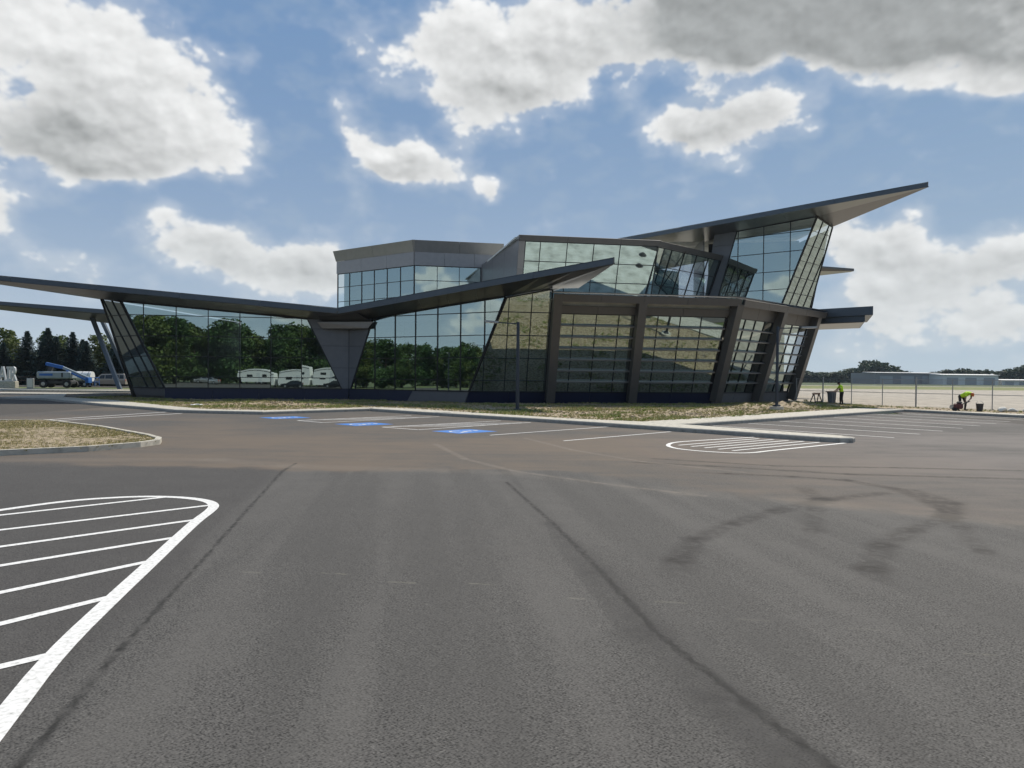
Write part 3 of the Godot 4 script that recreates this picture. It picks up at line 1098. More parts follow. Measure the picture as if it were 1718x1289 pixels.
	var t4 := Vector3(0.70711, 0, -0.70711)
	var n4 := Vector3(0.70711, 0, 0.70711)
	var w4 := up + n4 * 0.30
	glass_wall(C, t4, w4, v2([0.25, 0.97, 5.88, 0.97, 5.88, 6.48, -0.28, 6.48]), [1.55, 3.1, 4.6], fin, true)
	glass_wall(C, t4, w4, v2([6.5, 0.97, 12.1, 0.97, 12.1, 6.48, 6.5, 6.48]), [7.85, 9.3, 10.75], fin, true)
	panels("plinth_panel", C, t4, w4, v2([0.02, -0.15, 12.7, -0.15, 12.7, 0.96, -0.08, 0.96]), [3.1, 6.2, 9.3], -0.05, 0.08, M.plinth_reflected_grey)
	panels("band_panel", C, t4, w4, v2([-0.60, 6.5, 13.2, 6.5, 13.2, 7.42, -0.69, 7.42]), [3.1, 6.2, 9.6], 0.02, 0.08, M.bronze_metal)
	# ribs
	for s in [6.05, 12.15]:
		rib(O3 + t3 * s, t3, w3, n3)
	for s in [6.2, 12.45]:
		rib(C + t4 * s, t4, w4, n4)
	var cn := (n3 + n4).normalized()
	var ct := Vector3(cn.z, 0, -cn.x)
	rib(O3 + t3 * 18.55, ct, up + t3 * 0.0946 + n3 * 0.30, cn)
	# deep eaves board over the ribs
	panels("eaves_board", O3, t3, w3, v2([5.7, 7.40, 19.44, 7.40, 19.49, 7.92, 5.7, 7.92]), [9.1, 12.2, 15.4], 0.62, 0.12, M.bronze_metal)
	panels("eaves_board", C, t4, w4, v2([-0.53, 7.40, 13.5, 7.40, 13.5, 7.92, -0.58, 7.92]), [3.1, 6.2, 9.6], 0.62, 0.12, M.bronze_metal)
	var e0 := O3 + t3 * 5.7 + w3 * 7.41 + n3 * 0.62
	var e1 := O3 + t3 * 19.4 + w3 * 7.41 + n3 * 0.62
	var e2 := C + t4 * 13.5 + w4 * 7.41 + n4 * 0.62
	plan("eaves_soffit", [e0, e1, e1 - cn * 1.3, e0 - n3 * 1.1], M.soffit_metal, 0.05)
	plan("eaves_soffit", [e1, e2, e2 - n4 * 0.8, e1 - cn * 1.3], M.soffit_metal, 0.05)
	var h5 := Vector3(0, 0.48, 0)
	plan("parapet_cap", [e0 + h5 + n3 * 0.14, e1 + h5 + cn * 0.14, e1 + h5 - cn * 0.5, e0 + h5 - n3 * 0.5], M.bronze_metal, 0.04)
	plan("parapet_cap", [e1 + h5 + cn * 0.14, e2 + h5 + n4 * 0.14, e2 + h5 - n4 * 0.5, e1 + h5 - cn * 0.5], M.bronze_metal, 0.04)
	# flat roof behind the parapet
	var rf := MB.new()
	rf.slab(v2([-1.5, -53.6, 2.9, -53.6, 15.7, -55.9, 25.3, -65.2, 30.2, -76.5, 30.2, -106.0, -3.0, -106.0]), 7.0, 7.35)
	bpart(terminal, "roof_deck", rf, M.roof_membrane)
	for q in [Vector3(17.1, 7.35, -59.9), Vector3(15.75, 7.35, -61.9)]:
		var rd := MB.new()
		var rr := []
		for h in [[0.0, 0.42], [0.03, 0.40], [0.05, 0.24], [0.22, 0.20], [0.28, 0.06]]:
			var ring := []
			for k in 14:
				ring.append(q + Vector3(cos(TAU * k / 14) * h[1], h[0], sin(TAU * k / 14) * h[1]))
			rr.append(ring)
		rd.loft(rr)
		bpart(terminal, "roof_drain", rd, M.dark_steel)
	# canopy at the east end
	var k0 := Vector3(26.15, 0, -65.75)
	for q in [[8.04, 7.33, 4.45, 0.0], [7.32, 6.82, 3.75, 0.18]]:
		var mb := MB.new()
		var a: Vector3 = k0 + t4 * q[3] - n4 * 0.6
		var b: Vector3 = k0 + t4 * q[3] + n4 * q[2]
		var top := []
		var away := Vector3(0.40, 0, -1.0) * 8.0
		for v in [a, b, b + away, a + away]:
			top.append(v + Vector3(0, q[0], 0))
		var bot := []
		for v in [a, b, b + away, a + away]:
			bot.append(v + Vector3(0, q[1], 0))
		mb.solid(top, bot)
		bpart(terminal, "entrance_canopy", mb, M.fascia_metal)
	var cs := MB.new()
	var cq := [k0 + n4 * -0.4 + t4 * 0.3, k0 + n4 * 3.6 + t4 * 0.3, k0 + n4 * 3.6 + t4 * 0.3 + Vector3(2.9, 0, -7.3), k0 + n4 * -0.4 + t4 * 0.3 + Vector3(2.9, 0, -7.3)]
	var ct2 := []
	var cb2 := []
	for q in cq:
		ct2.append(q + Vector3(0, 6.815, 0))
		cb2.append(q + Vector3(0, 6.78, 0))
	cs.solid(ct2, cb2)
	bpart(terminal, "canopy_soffit", cs, M.soffit_metal)
	# upper floor, set well back on the flat roof: two leaning glass walls
	var wU := up + n3 * 0.36
	var wV := up + n4 * 0.36
	var OU := Vector3(6.91, 8.0, -69.4) - n3 * 0.346
	glass_wall(OU, t3, wU, v2([-6.3, -0.6, 5.68, -0.6, 5.76, 5.76, -6.26, 5.76]), [-4.92, -2.52, -0.12, 2.28], [1.0, 2.52, 4.14])
	panels("upper_coping", OU, t3, wU, v2([-6.84, 5.79, 5.94, 5.79, 5.98, 6.27, -6.84, 6.27]), [-2.52, 2.28], -0.05, 0.15, M.bronze_metal)
	panels("upper_jamb", OU, t3, wU, v2([-6.84, -0.6, -6.33, -0.6, -6.29, 5.77, -6.84, 5.77]), [], -0.05, 0.13, M.cladding_metal, [3.4])
	var OK := Vector3(11.64, 8.0, -69.89) - n4 * 0.346
	glass_wall(OK, t4, wV, v2([0.5, -0.6, 10.68, -0.6, 10.68, 5.7, 0.09, 5.7]), [2.28, 4.38, 6.48, 8.58], [1.0, 2.52, 4.14])
	panels("upper_coping", OK, t4, wV, v2([0.0, 5.74, 11.05, 5.74, 11.05, 6.24, -0.04, 6.24]), [4.3], -0.05, 0.15, M.bronze_metal)
	panels("upper_jamb", OK, t4, wV, v2([10.7, -0.6, 11.1, -0.6, 11.1, 5.72, 10.7, 5.72]), [], -0.05, 0.13, M.frame_black)
	plan("roof_deck", [Vector3(0.15, 14.1, -66.6), Vector3(12.8, 14.1, -68.8), Vector3(20.5, 14.1, -76.5), Vector3(12, 14.1, -93), Vector3(-3.2, 13.8, -93), Vector3(-3.25, 13.7, -80.7)], M.roof_membrane, 0.15)
	# blank west end of the upper floor, back to the tower
	var u0 := OU + t3 * -6.84 + wU * -0.6
	var u1 := OU + t3 * -6.84 + wU * 6.27
	var u2 := Vector3(-3.3, 13.7, -80.65)
	var u3 := Vector3(-3.3, 7.0, -80.65)
	for k in 3:
		for r in 2:
			var fa := k / 3.0 + 0.0015
			var fb := (k + 1) / 3.0 - 0.0015
			var ra := r * 0.52 + 0.002
			var rb := 0.52 if r == 0 else 1.0
			var q := []
			for c in [[fa, ra], [fb, ra], [fb, rb - 0.002], [fa, rb - 0.002]]:
				q.append(u0.lerp(u3, c[0]).lerp(u1.lerp(u2, c[0]), c[1]))
			var back := []
			for c in q:
				back.append(c + Vector3(0.1, 0, -0.02))
			var mb := MB.new()
			mb.solid(q, back)
			bpart(terminal, "wall_panel", mb, M.cladding_metal)
	# glass prow under the high roof
	var t5 := Vector3(0.77, 0, 0.638).normalized()
	var O5 := Vector3(20.16, 8.0, -76.8)
	glass_wall(O5, t5, up, v2([-0.5, -0.6, 6.0, -0.6, 9.78, 8.9, 2.18, 8.42]), [2.32, 4.88, 7.42], [0.9, 2.51, 4.2, 6.0, 7.75])
	panels("wall_panel", O5, t5, up, v2([-1.5, -0.6, -0.53, -0.6, 2.15, 8.42, -0.12, 8.4]), [], -0.05, 0.12, M.cladding_slate, [7.2])
	var bk := O5 + t5 * -1.2
	panels("wall_panel", bk, Vector3(0.1, 0, -1).normalized(), up, v2([0, -0.6, 8, -0.6, 8, 8.4, 0.9, 8.4]), [], 0.0, 0.1, M.cladding_metal)
	var O6 := Vector3(25.33, 9.13, -72.53)
	glass_wall(O6, t4, Vector3(0.31, 1, 0.25), v2([0.04, -1.7, 6.6, -1.7, 3.84, 7.38, 0.04, 7.74]), [1.5, 3.0, 4.5], [-0.4, 1.1, 2.5, 3.95, 5.35, 6.6], false, "sloping mirror glass at the tip of the prow")
	# tower block
	var tc := Vector3(-10.14, 0, -79.2)
	var tl := Vector3(-19.68, 0, -86.64)
	var tr := Vector3(-1.16, 0, -81.1)
	var ta := (tc - tl).normalized()
	var tb := (tr - tc).normalized()
	var la := tl.distance_to(tc)
	var lb := tc.distance_to(tr)
	glass_wall(tl, ta, up, v2([0.0, 6.6, la - 0.02, 6.6, la - 0.02, 13.38, 0.0, 13.38]), [la / 6, la / 3, la / 2, la * 2 / 3, la * 5 / 6], [8.66, 10.27, 11.88])
	glass_wall(tc, tb, up, v2([0.02, 6.6, 6.9, 6.6, 6.9, 13.38, 0.02, 13.38]), [2.35, 4.65], [8.66, 10.27, 11.88])
	panels("tower_panel", tl, ta, up, v2([-0.1, 13.4, la + 0.03, 13.4, la + 0.03, 14.8, -0.1, 14.8]), [la / 3, la * 2 / 3], 0.03, 0.1, M.cladding_metal)
	panels("tower_panel", tc, tb, up, v2([-0.03, 13.4, lb, 13.4, lb, 14.8, -0.03, 14.8]), [3.1, 6.2], 0.03, 0.1, M.cladding_metal)
	panels("tower_panel", tc, tb, up, v2([6.95, 6.6, lb, 6.6, lb, 13.38, 6.95, 13.38]), [], 0.03, 0.08, M.cladding_metal)
	var na := Vector3(-ta.z, 0, ta.x)
	var nb := Vector3(-tb.z, 0, tb.x)
	panels("cornice_panel", tl - na * 3.68, ta, up + na * 0.25, v2([-0.15, 14.81, la + 0.12, 14.81, la + 0.35, 15.98, -0.35, 15.98]), [la / 2], 0.05, 0.1, M.cornice_metal)
	panels("cornice_panel", tc - nb * 3.68, tb, up + nb * 0.25, v2([-0.12, 14.81, lb + 0.1, 14.81, lb + 0.1, 15.98, -0.32, 15.98]), [lb / 2], 0.05, 0.1, M.cornice_metal)
	plan("roof_deck", [tl + up * 15.9, tc + up * 15.9, tr + up * 15.9, Vector3(0, 15.9, -98), Vector3(-19.8, 15.9, -98)], M.roof_membrane, 0.2)
	# inside: floors, cores and the closed back of the building
	var inn := MB.new()
	inn.plate(v2([-26.5, -57.7, -12.9, -60.3, -3.4, -54.8, 14.8, -58.0, 23.5, -66.8, 22, -104, -31, -100, -30, -60.4]), 0.35)
	bpart(terminal, "floor_slab", inn, M.interior_floor)
	var uf := MB.new()
	uf.plate(v2([0.0, -69.2, 11.5, -70.4, 19.2, -78.0, 20.0, -77.0, 24.6, -73.2, 29.6, -78.2, 29, -93, -19, -97, -19, -86.7, -10.2, -79.6]), 7.42)
	bpart(terminal, "floor_slab", uf, M.interior_floor)
	var bw := MB.new()
	var loop := [Vector3(-29.7, 0, -60.2), Vector3(-31, 0, -100), Vector3(26, 0, -106), Vector3(29, 0, -92), Vector3(25.0, 0, -75), Vector3(23.6, 0, -66.8)]
	for i in loop.size() - 1:
		var bh := 8.45 if i < 2 else 7.1
		var rake := Vector3(-2.5, 0, 0) if i == 0 else Vector3.ZERO
		bw.quad(loop[i], loop[i + 1], loop[i + 1] + up * bh + rake, loop[i] + up * (7.75 if i == 0 else (8.45 if i == 1 else 7.1)) + rake)
	bpart(terminal, "back_wall", bw, M.cladding_metal)
	var core := MB.new()
	for q in [[-24, -68, -10, -71], [-10, -71, -1, -64], [-1, -64, 12, -67], [12, -67, 20, -75]]:
		core.quad(Vector3(q[0], 0.3, q[1]), Vector3(q[2], 0.3, q[3]), Vector3(q[2], 7.0, q[3]), Vector3(q[0], 7.0, q[1]))
	for q in [[-2.9, -81, 10.5, -81.5, 14.0], [10.5, -81.5, 18.6, -86.5, 14.0], [-19, -89.5, -1.4, -90, 15.8], [21, -83, 29.8, -80.5, 16.5]]:
		core.quad(Vector3(q[0], 7.3, q[1]), Vector3(q[2], 7.3, q[3]), Vector3(q[2], q[4], q[3]), Vector3(q[0], q[4], q[1]))
	core.quad(Vector3(-19.1, 7.3, -87.2), Vector3(-19.1, 7.3, -98), Vector3(-19.1, 15.8, -98), Vector3(-19.1, 15.8, -87.2))
	core.quad(Vector3(29.8, 7.3, -77.6), Vector3(29.8, 7.3, -90), Vector3(29.8, 16.4, -90), Vector3(30.2, 16.4, -73.9))
	bpart(terminal, "core_wall", core, M.interior)
	build_roof_blades()


func rib(base: Vector3, t: Vector3, w: Vector3, n: Vector3) -> void:
	var mb := MB.new()
	mb.beam(base + w * 0.30 + n * 0.42, base + w * 7.40 + n * 0.42, 0.60, 0.66, t)
	var j := MB.new()
	var r := bpart(terminal, "rib", mb, M.bronze_metal)
	j.beam(base + w * 3.05 + n * 0.42, base + w * 3.075 + n * 0.42, 0.585, 0.645, t)
	bpart(r, "joint", j, M.frame_black)


func build_roof_blades() -> void:
	var d := Vector3(0, 1, 0)
	# west blade
	var va := Vector3(-13.07, 7.06, -57.4)
	var vb := Vector3(-13.07, 6.60, -57.4)
	var w1t := Vector3(-40.2, 9.06, -52.3)
	var w1b := Vector3(-40.2, 8.70, -52.3)
	var f1r := Vector3(-15.89, 6.37, -59.49)
	var f1l := Vector3(-28.94, 7.37, -56.92)
	var f0l := Vector3(-32.2, 7.79, -60.45)
	var vc := Vector3(-12.78, 6.2, -60.1)
	fascia(w1t, va, 0.36, 0.46, 5, M.fascia_metal)
	boards(vb, w1b.lerp(vb, 0.42), f1r, f1l, 6)
	facets("soffit_panel", [[vb, vc, f1r]], M.soffit_metal)
	facets("soffit_panel", [[w1b.lerp(vb, 0.42), f1l, w1b]], M.soffit_metal)
	facets("soffit_panel", [[w1b, f1l, f0l]], M.soffit_metal)
	plan("roof_deck", [w1t, va, Vector3(-13, 6.9, -100), Vector3(-32, 8.3, -100), f0l + d * 0.5], M.roof_membrane, 0.06)
	fascia(f0l + d * 0.45, w1t, 0.42, 0.34, 1, M.soffit_metal)
	# middle blade, its point toward the lot
	var w2t := Vector3(6.10, 9.29, -46.5)
	var w2b := Vector3(6.12, 8.90, -46.5)
	var s1 := Vector3(-10.65, 6.44, -58.85)
	var s2 := Vector3(-0.42, 7.55, -52.75)
	var s3 := Vector3(2.62, 8.12, -53.1)
	var s4 := Vector3(4.6, 8.28, -54.0)
	fascia(va, w2t, 0.46, 0.39, 4, M.fascia_metal)
	boards(vb.lerp(w2b, 0.12), vb.lerp(w2b, 0.66), s1, s2, 5)
	boards(vb.lerp(w2b, 0.66), w2b, s2, s3, 3)
	facets("soffit_panel", [[vb, vb.lerp(w2b, 0.12), s1], [vb, s1, vc]], M.soffit_metal)
	facets("soffit_panel", [[w2b, s4, s3]], M.soffit_metal)
	fascia(w2t, s4 + d * 0.34, 0.38, 0.34, 1, M.soffit_metal)
	plan("roof_deck", [va, w2t, s4 + d * 0.36, Vector3(-0.2, 8.3, -62.0), Vector3(-3.4, 7.7, -80.5), Vector3(-13, 6.9, -90)], M.fascia_metal, 0.06)
	# light lining of the valley
	facets("valley_lining", [[vb + Vector3(-1.6, 0.10, -0.35), vb + Vector3(1.5, 0.12, 0.45), vc + Vector3(1.9, -0.05, 1.3), vc + Vector3(-2.0, -0.02, 0.7)]], M.soffit_metal)
	# high east blade
	var w3l := Vector3(10.74, 16.34, -79.2)
	var w3t := Vector3(32.82, 17.77, -61.2)
	var w3b := Vector3(32.88, 17.36, -61.2)
	var w3lb := Vector3(10.74, 15.92, -79.2)
	var g1 := Vector3(21.78, 16.44, -75.42)
	var g2 := Vector3(27.72, 16.94, -70.56)
	var g3 := Vector3(30.3, 16.54, -73.38)
	fascia(w3l, w3t, 0.45, 0.41, 4, M.fascia_metal)
	boards(w3lb.lerp(w3b, 0.40), w3b.lerp(w3lb, 0.32), g1, g2, 3)
	facets("soffit_panel", [[w3b.lerp(w3lb, 0.32), w3b, g2]], M.soffit_metal)
	facets("soffit_panel", [[w3lb, w3lb.lerp(w3b, 0.40), g1, Vector3(19.9, 16.2, -79.8)]], M.soffit_metal)
	facets("soffit_panel", [[w3b, g3, g2]], M.soffit_metal)
	fascia(w3t, g3 + d * 0.45, 0.40, 0.43, 1, M.soffit_metal)
	plan("roof_deck", [w3l, w3t, g3 + d * 0.48, Vector3(30.3, 16.9, -91), Vector3(13, 16.4, -91)], M.roof_membrane, 0.06)
	# end of another blade behind the prow
	var b1 := MB.new()
	b1.solid([Vector3(29.4, 15.1, -86.4), Vector3(39.8, 15.03, -90.0), Vector3(39.7, 15.03, -90.7), Vector3(29.4, 15.1, -96)], [Vector3(29.4, 14.2, -86.9), Vector3(39.8, 14.74, -90.0), Vector3(39.7, 14.72, -90.7), Vector3(29.4, 13.9, -96)])
	bpart(terminal, "roof_blade", b1, M.soffit_metal)
	# matching blade over the far entrance, with raking legs
	var b2 := MB.new()
	b2.solid([Vector3(-66, 10.35, -82.0), Vector3(-42, 9.42, -96.5), Vector3(-48, 9.2, -106), Vector3(-66.4, 10.3, -82.4)], [Vector3(-66, 10.05, -82.0), Vector3(-42, 8.85, -96.5), Vector3(-50.5, 8.35, -103), Vector3(-66.4, 10.0, -82.4)])
	bpart(terminal, "roof_blade", b2, M.fascia_metal)
	var so := MB.new()
	so.solid([Vector3(-65, 9.95, -82.8), Vector3(-43, 8.82, -96.6), Vector3(-50.3, 8.32, -102.6)], [Vector3(-65, 9.92, -82.8), Vector3(-43, 8.79, -96.6), Vector3(-50.3, 8.29, -102.6)])
	bpart(terminal, "canopy_soffit", so, M.soffit_metal)
	for q in [[Vector3(-47.4, 0.0, -93.0), Vector3(-52.2, 9.0, -95.5)], [Vector3(-50.4, 0.0, -102.5), Vector3(-55.0, 9.2, -103.0)]]:
		var lg := MB.new()
		lg.beam(q[0], q[1], 0.42, 0.5, Vector3.RIGHT)
		bpart(terminal, "canopy_leg", lg, M.fascia_metal)


# ---------------------------------------------------------------- far things

func build_background() -> void:
	# hangars across the field
	for q in [["long grey hangar far across the airfield", Vector3(213.5, 0, -430), 37.0, 6.2, 24.0, 0.12, "hangar_grey", 3], ["long pale metal hangar beyond the runway", Vector3(243.5, 0, -420), 32.0, 5.4, 20.0, 0.12, "hangar_white", 3], ["low white shed right of the pale hangar", Vector3(271, 0, -420), 17.0, 2.8, 12.0, 0.12, "hangar_white", 2]]:
		var h := thing("hangar", q[0], "hangar", q[1], q[5], "buildings across the airfield")
		var w: float = q[2]
		var ht: float = q[3]
		var dp: float = q[4]
		var mb := MB.new()
		mb.box(Vector3(0, ht / 2, 0), Vector3(w, ht, dp))
		part(h, "wall", mb, M[q[6]])
		var rf := MB.new()
		rf.solid([Vector3(-w / 2 - 0.5, ht, dp / 2 + 0.6), Vector3(w / 2 + 0.5, ht, dp / 2 + 0.6), Vector3(w / 2 + 0.5, ht + 0.5, 0), Vector3(-w / 2 - 0.5, ht + 0.5, 0)], [Vector3(-w / 2 - 0.5, ht - 0.25, dp / 2 + 0.6), Vector3(w / 2 + 0.5, ht - 0.25, dp / 2 + 0.6), Vector3(w / 2 + 0.5, ht - 0.1, 0), Vector3(-w / 2 - 0.5, ht - 0.1, 0)])
		part(h, "roof", rf, M.hangar_white if q[6] == "hangar_white" else M.hangar_door)
		for k in q[7]:
			var dr := MB.new()
			dr.box(Vector3(-w / 2 + w * (k + 0.5) / q[7], ht * 0.36, dp / 2 + 0.05), Vector3(w / q[7] * 0.6, ht * 0.72, 0.2))
			part(h, "door", dr, M.hangar_door)
	var sl := thing("silo", "small white tower standing at the end of the pale hangar", "tower", Vector3(260.8, 0, -418))
	var sb := MB.new()
	sb.tube(Vector3.ZERO, Vector3(0, 5.6, 0), 1.0, 1.0, 14)
	part(sl, "shaft", sb, M.hangar_white)
	var sc := MB.new()
	sc.tube(Vector3(0, 5.6, 0), Vector3(0, 6.2, 0), 1.1, 0.3, 14)
	part(sl, "cap", sc, M.hangar_white)
	# monument sign at the west drive
	var sg := thing("monument_sign", "tall metal letters on a pale concrete wall by the drive", "sign", Vector3(-66.2, 0, -98.5))
	var wl := MB.new()
	wl.box(Vector3(-0.6, 0.45, 0), Vector3(6.7, 0.9, 0.8), 0.0, 0.05)
	part(sg, "base_wall", wl, M.concrete)
	var rail := MB.new()
	rail.box(Vector3(-0.6, 0.96, 0), Vector3(6.4, 0.1, 0.5))
	part(sg, "rail", rail, M.letter_metal)
	var font := SystemFont.new()
	font.font_names = PackedStringArray(["Droid Sans"])
	font.font_weight = 700
	var lx := 0.95
	for ch in ["A", "I", "R"]:
		var tm := TextMesh.new()
		tm.text = ch
		tm.font = font
		tm.font_size = 96
		tm.pixel_size = 0.0262
		tm.depth = 0.3
		tm.horizontal_alignment = HORIZONTAL_ALIGNMENT_CENTER
		tm.vertical_alignment = VERTICAL_ALIGNMENT_BOTTOM
		tm.material = M.letter_metal
		var l := MeshInstance3D.new()
		l.name = "letter"
		l.mesh = tm
		sg.add_child(l, true)
		var bb := tm.get_aabb()
		l.position = Vector3(lx, 1.0 - bb.position.y, 0)
		l.scale = Vector3(0.55, 1, 1)
		lx += 0.75 if ch == "A" else 0.58
	# post and rail fence in front of the spruces
	var fn := thing("rail_fence", "low dark rail fence running in front of the spruces", "fence", Vector3(-85, 0, -126))
	for k in 17:
		var mb := MB.new()
		mb.box(Vector3(k * 3.0, 0.75, 0), Vector3(0.16, 1.5, 0.16), 0, 0.02)
		part(fn, "post", mb, M.dark_wood)
	for h in [0.75, 1.3]:
		var mb := MB.new()
		mb.box(Vector3(24.0, h, 0.11), Vector3(48.6, 0.22, 0.05))
		part(fn, "rail", mb, M.dark_wood)
	var ub := thing("utility_box", "small grey utility cabinet beside the metal letters", "utility cabinet", Vector3(-61.4, 0, -98.0))
	var ubm := MB.new()
	ubm.box(Vector3(0, 0.65, 0), Vector3(0.75, 1.3, 0.6), 0.3, 0.04)
	part(ub, "cabinet", ubm, M.galvanized)
	var ubd := MB.new()
	ubd.box(Vector3(0.09, 0.7, 0.29), Vector3(0.6, 1.05, 0.03), 0.3)
	part(ub, "door", ubd, M.letter_metal)
	# security fence along the apron
	var A := Vector3(23.9, 0, -64.6)
	var B := Vector3(35.5, 0, -43.6)
	var fe := thing("chain_link_fence", "chain link fence with steel posts between lot and apron", "fence", A)
	var dv := B - A
	var len := dv.length()
	var dn := dv.normalized()
	var np := 9
	for k in np + 1:
		var p := dn * (len * k / np)
		var mb := MB.new()
		var thick := 0.055 if k % 3 == 1 else 0.032
		mb.tube(p, p + Vector3(0, 2.15 + (0.1 if k % 3 == 1 else 0.0), 0), thick, thick, 8)
		part(fe, "post", mb, M.galvanized)
	for h in [2.08, 1.1]:
		var mb := MB.new()
		mb.tube(Vector3(0, h, 0), dn * len + Vector3(0, h, 0), 0.021, 0.021, 6)
		part(fe, "rail", mb, M.galvanized)
	var wire := MB.new()
	var hgt := 1.95
	var x := -hgt
	while x < len:
		for s in [0, 1]:
			var a0 := maxf(x, 0.0)
			var a1 := minf(x + hgt, len)
			if a1 > a0:
				var y0 := (a0 - x) if s == 0 else hgt - (a0 - x)
				var y1 := (a1 - x) if s == 0 else hgt - (a1 - x)
				wire.beam(dn * a0 + Vector3(0, 0.08 + y0, 0), dn * a1 + Vector3(0, 0.08 + y1, 0), 0.0035, 0.0035, Vector3.UP)
		x += 0.10
	var wf := part(fe, "wire_mesh", wire, M.galvanized)
	wf.set_meta("kind", "stuff")


# ---------------------------------------------------------------- lamps and site things

func lamp(label: String, at: Vector3, h: float, arm: Vector3, pedestal: bool) -> void:
	var o := thing("lamp_post", label, "lamp post", at, 0.0, "parking lot lamps")
	var y0 := 0.0
	if pedestal:
		var pd := MB.new()
		pd.tube(Vector3(0, -0.3, 0), Vector3(0, 0.22, 0), 0.42, 0.42, 20)
		part(o, "pedestal", pd, M.concrete)
		y0 = 0.22
	else:
		var pd := MB.new()
		pd.box(Vector3(0, -0.1, 0), Vector3(1.0, 0.24, 0.8), 0.1, 0.03)
		part(o, "pedestal", pd, M.kerb_concrete)
		y0 = 0.02
	var bp := MB.new()
	bp.box(Vector3(0, y0 + 0.05, 0), Vector3(0.36, 0.1, 0.36), 0.3, 0.02)
	part(o, "base_cover", bp, M.pole_metal)
	var pl := MB.new()
	var r0 := []
	var r1 := []
	for k in 8:
		var g := TAU * (k + 0.5) / 8 + 0.3
		r0.append(Vector3(cos(g) * 0.105, y0 + 0.1, sin(g) * 0.105))
		r1.append(Vector3(cos(g) * 0.085, h, sin(g) * 0.085))
	pl.loft([r0, r1])
	part(o, "pole", pl, M.pole_metal)
	var ar := MB.new()
	ar.beam(Vector3(0, h - 0.1, 0), arm * 0.62 + Vector3(0, h - 0.04, 0), 0.06, 0.05, Vector3.UP)
	part(o, "arm", ar, M.pole_metal)
	var hd := MB.new()
	hd.beam(arm * 0.60 + Vector3(0, h - 0.02, 0), arm + Vector3(0, h + 0.02, 0), 0.09, 0.36, Vector3.UP)
	var head := part(o, "lamp_head", hd, M.galvanized)
	var ln := MB.new()
	ln.beam(arm * 0.66 + Vector3(0, h - 0.075, 0), arm * 0.97 + Vector3(0, h - 0.05, 0), 0.02, 0.28, Vector3.UP)
	part(head, "lens", ln, M.lamp_lens)


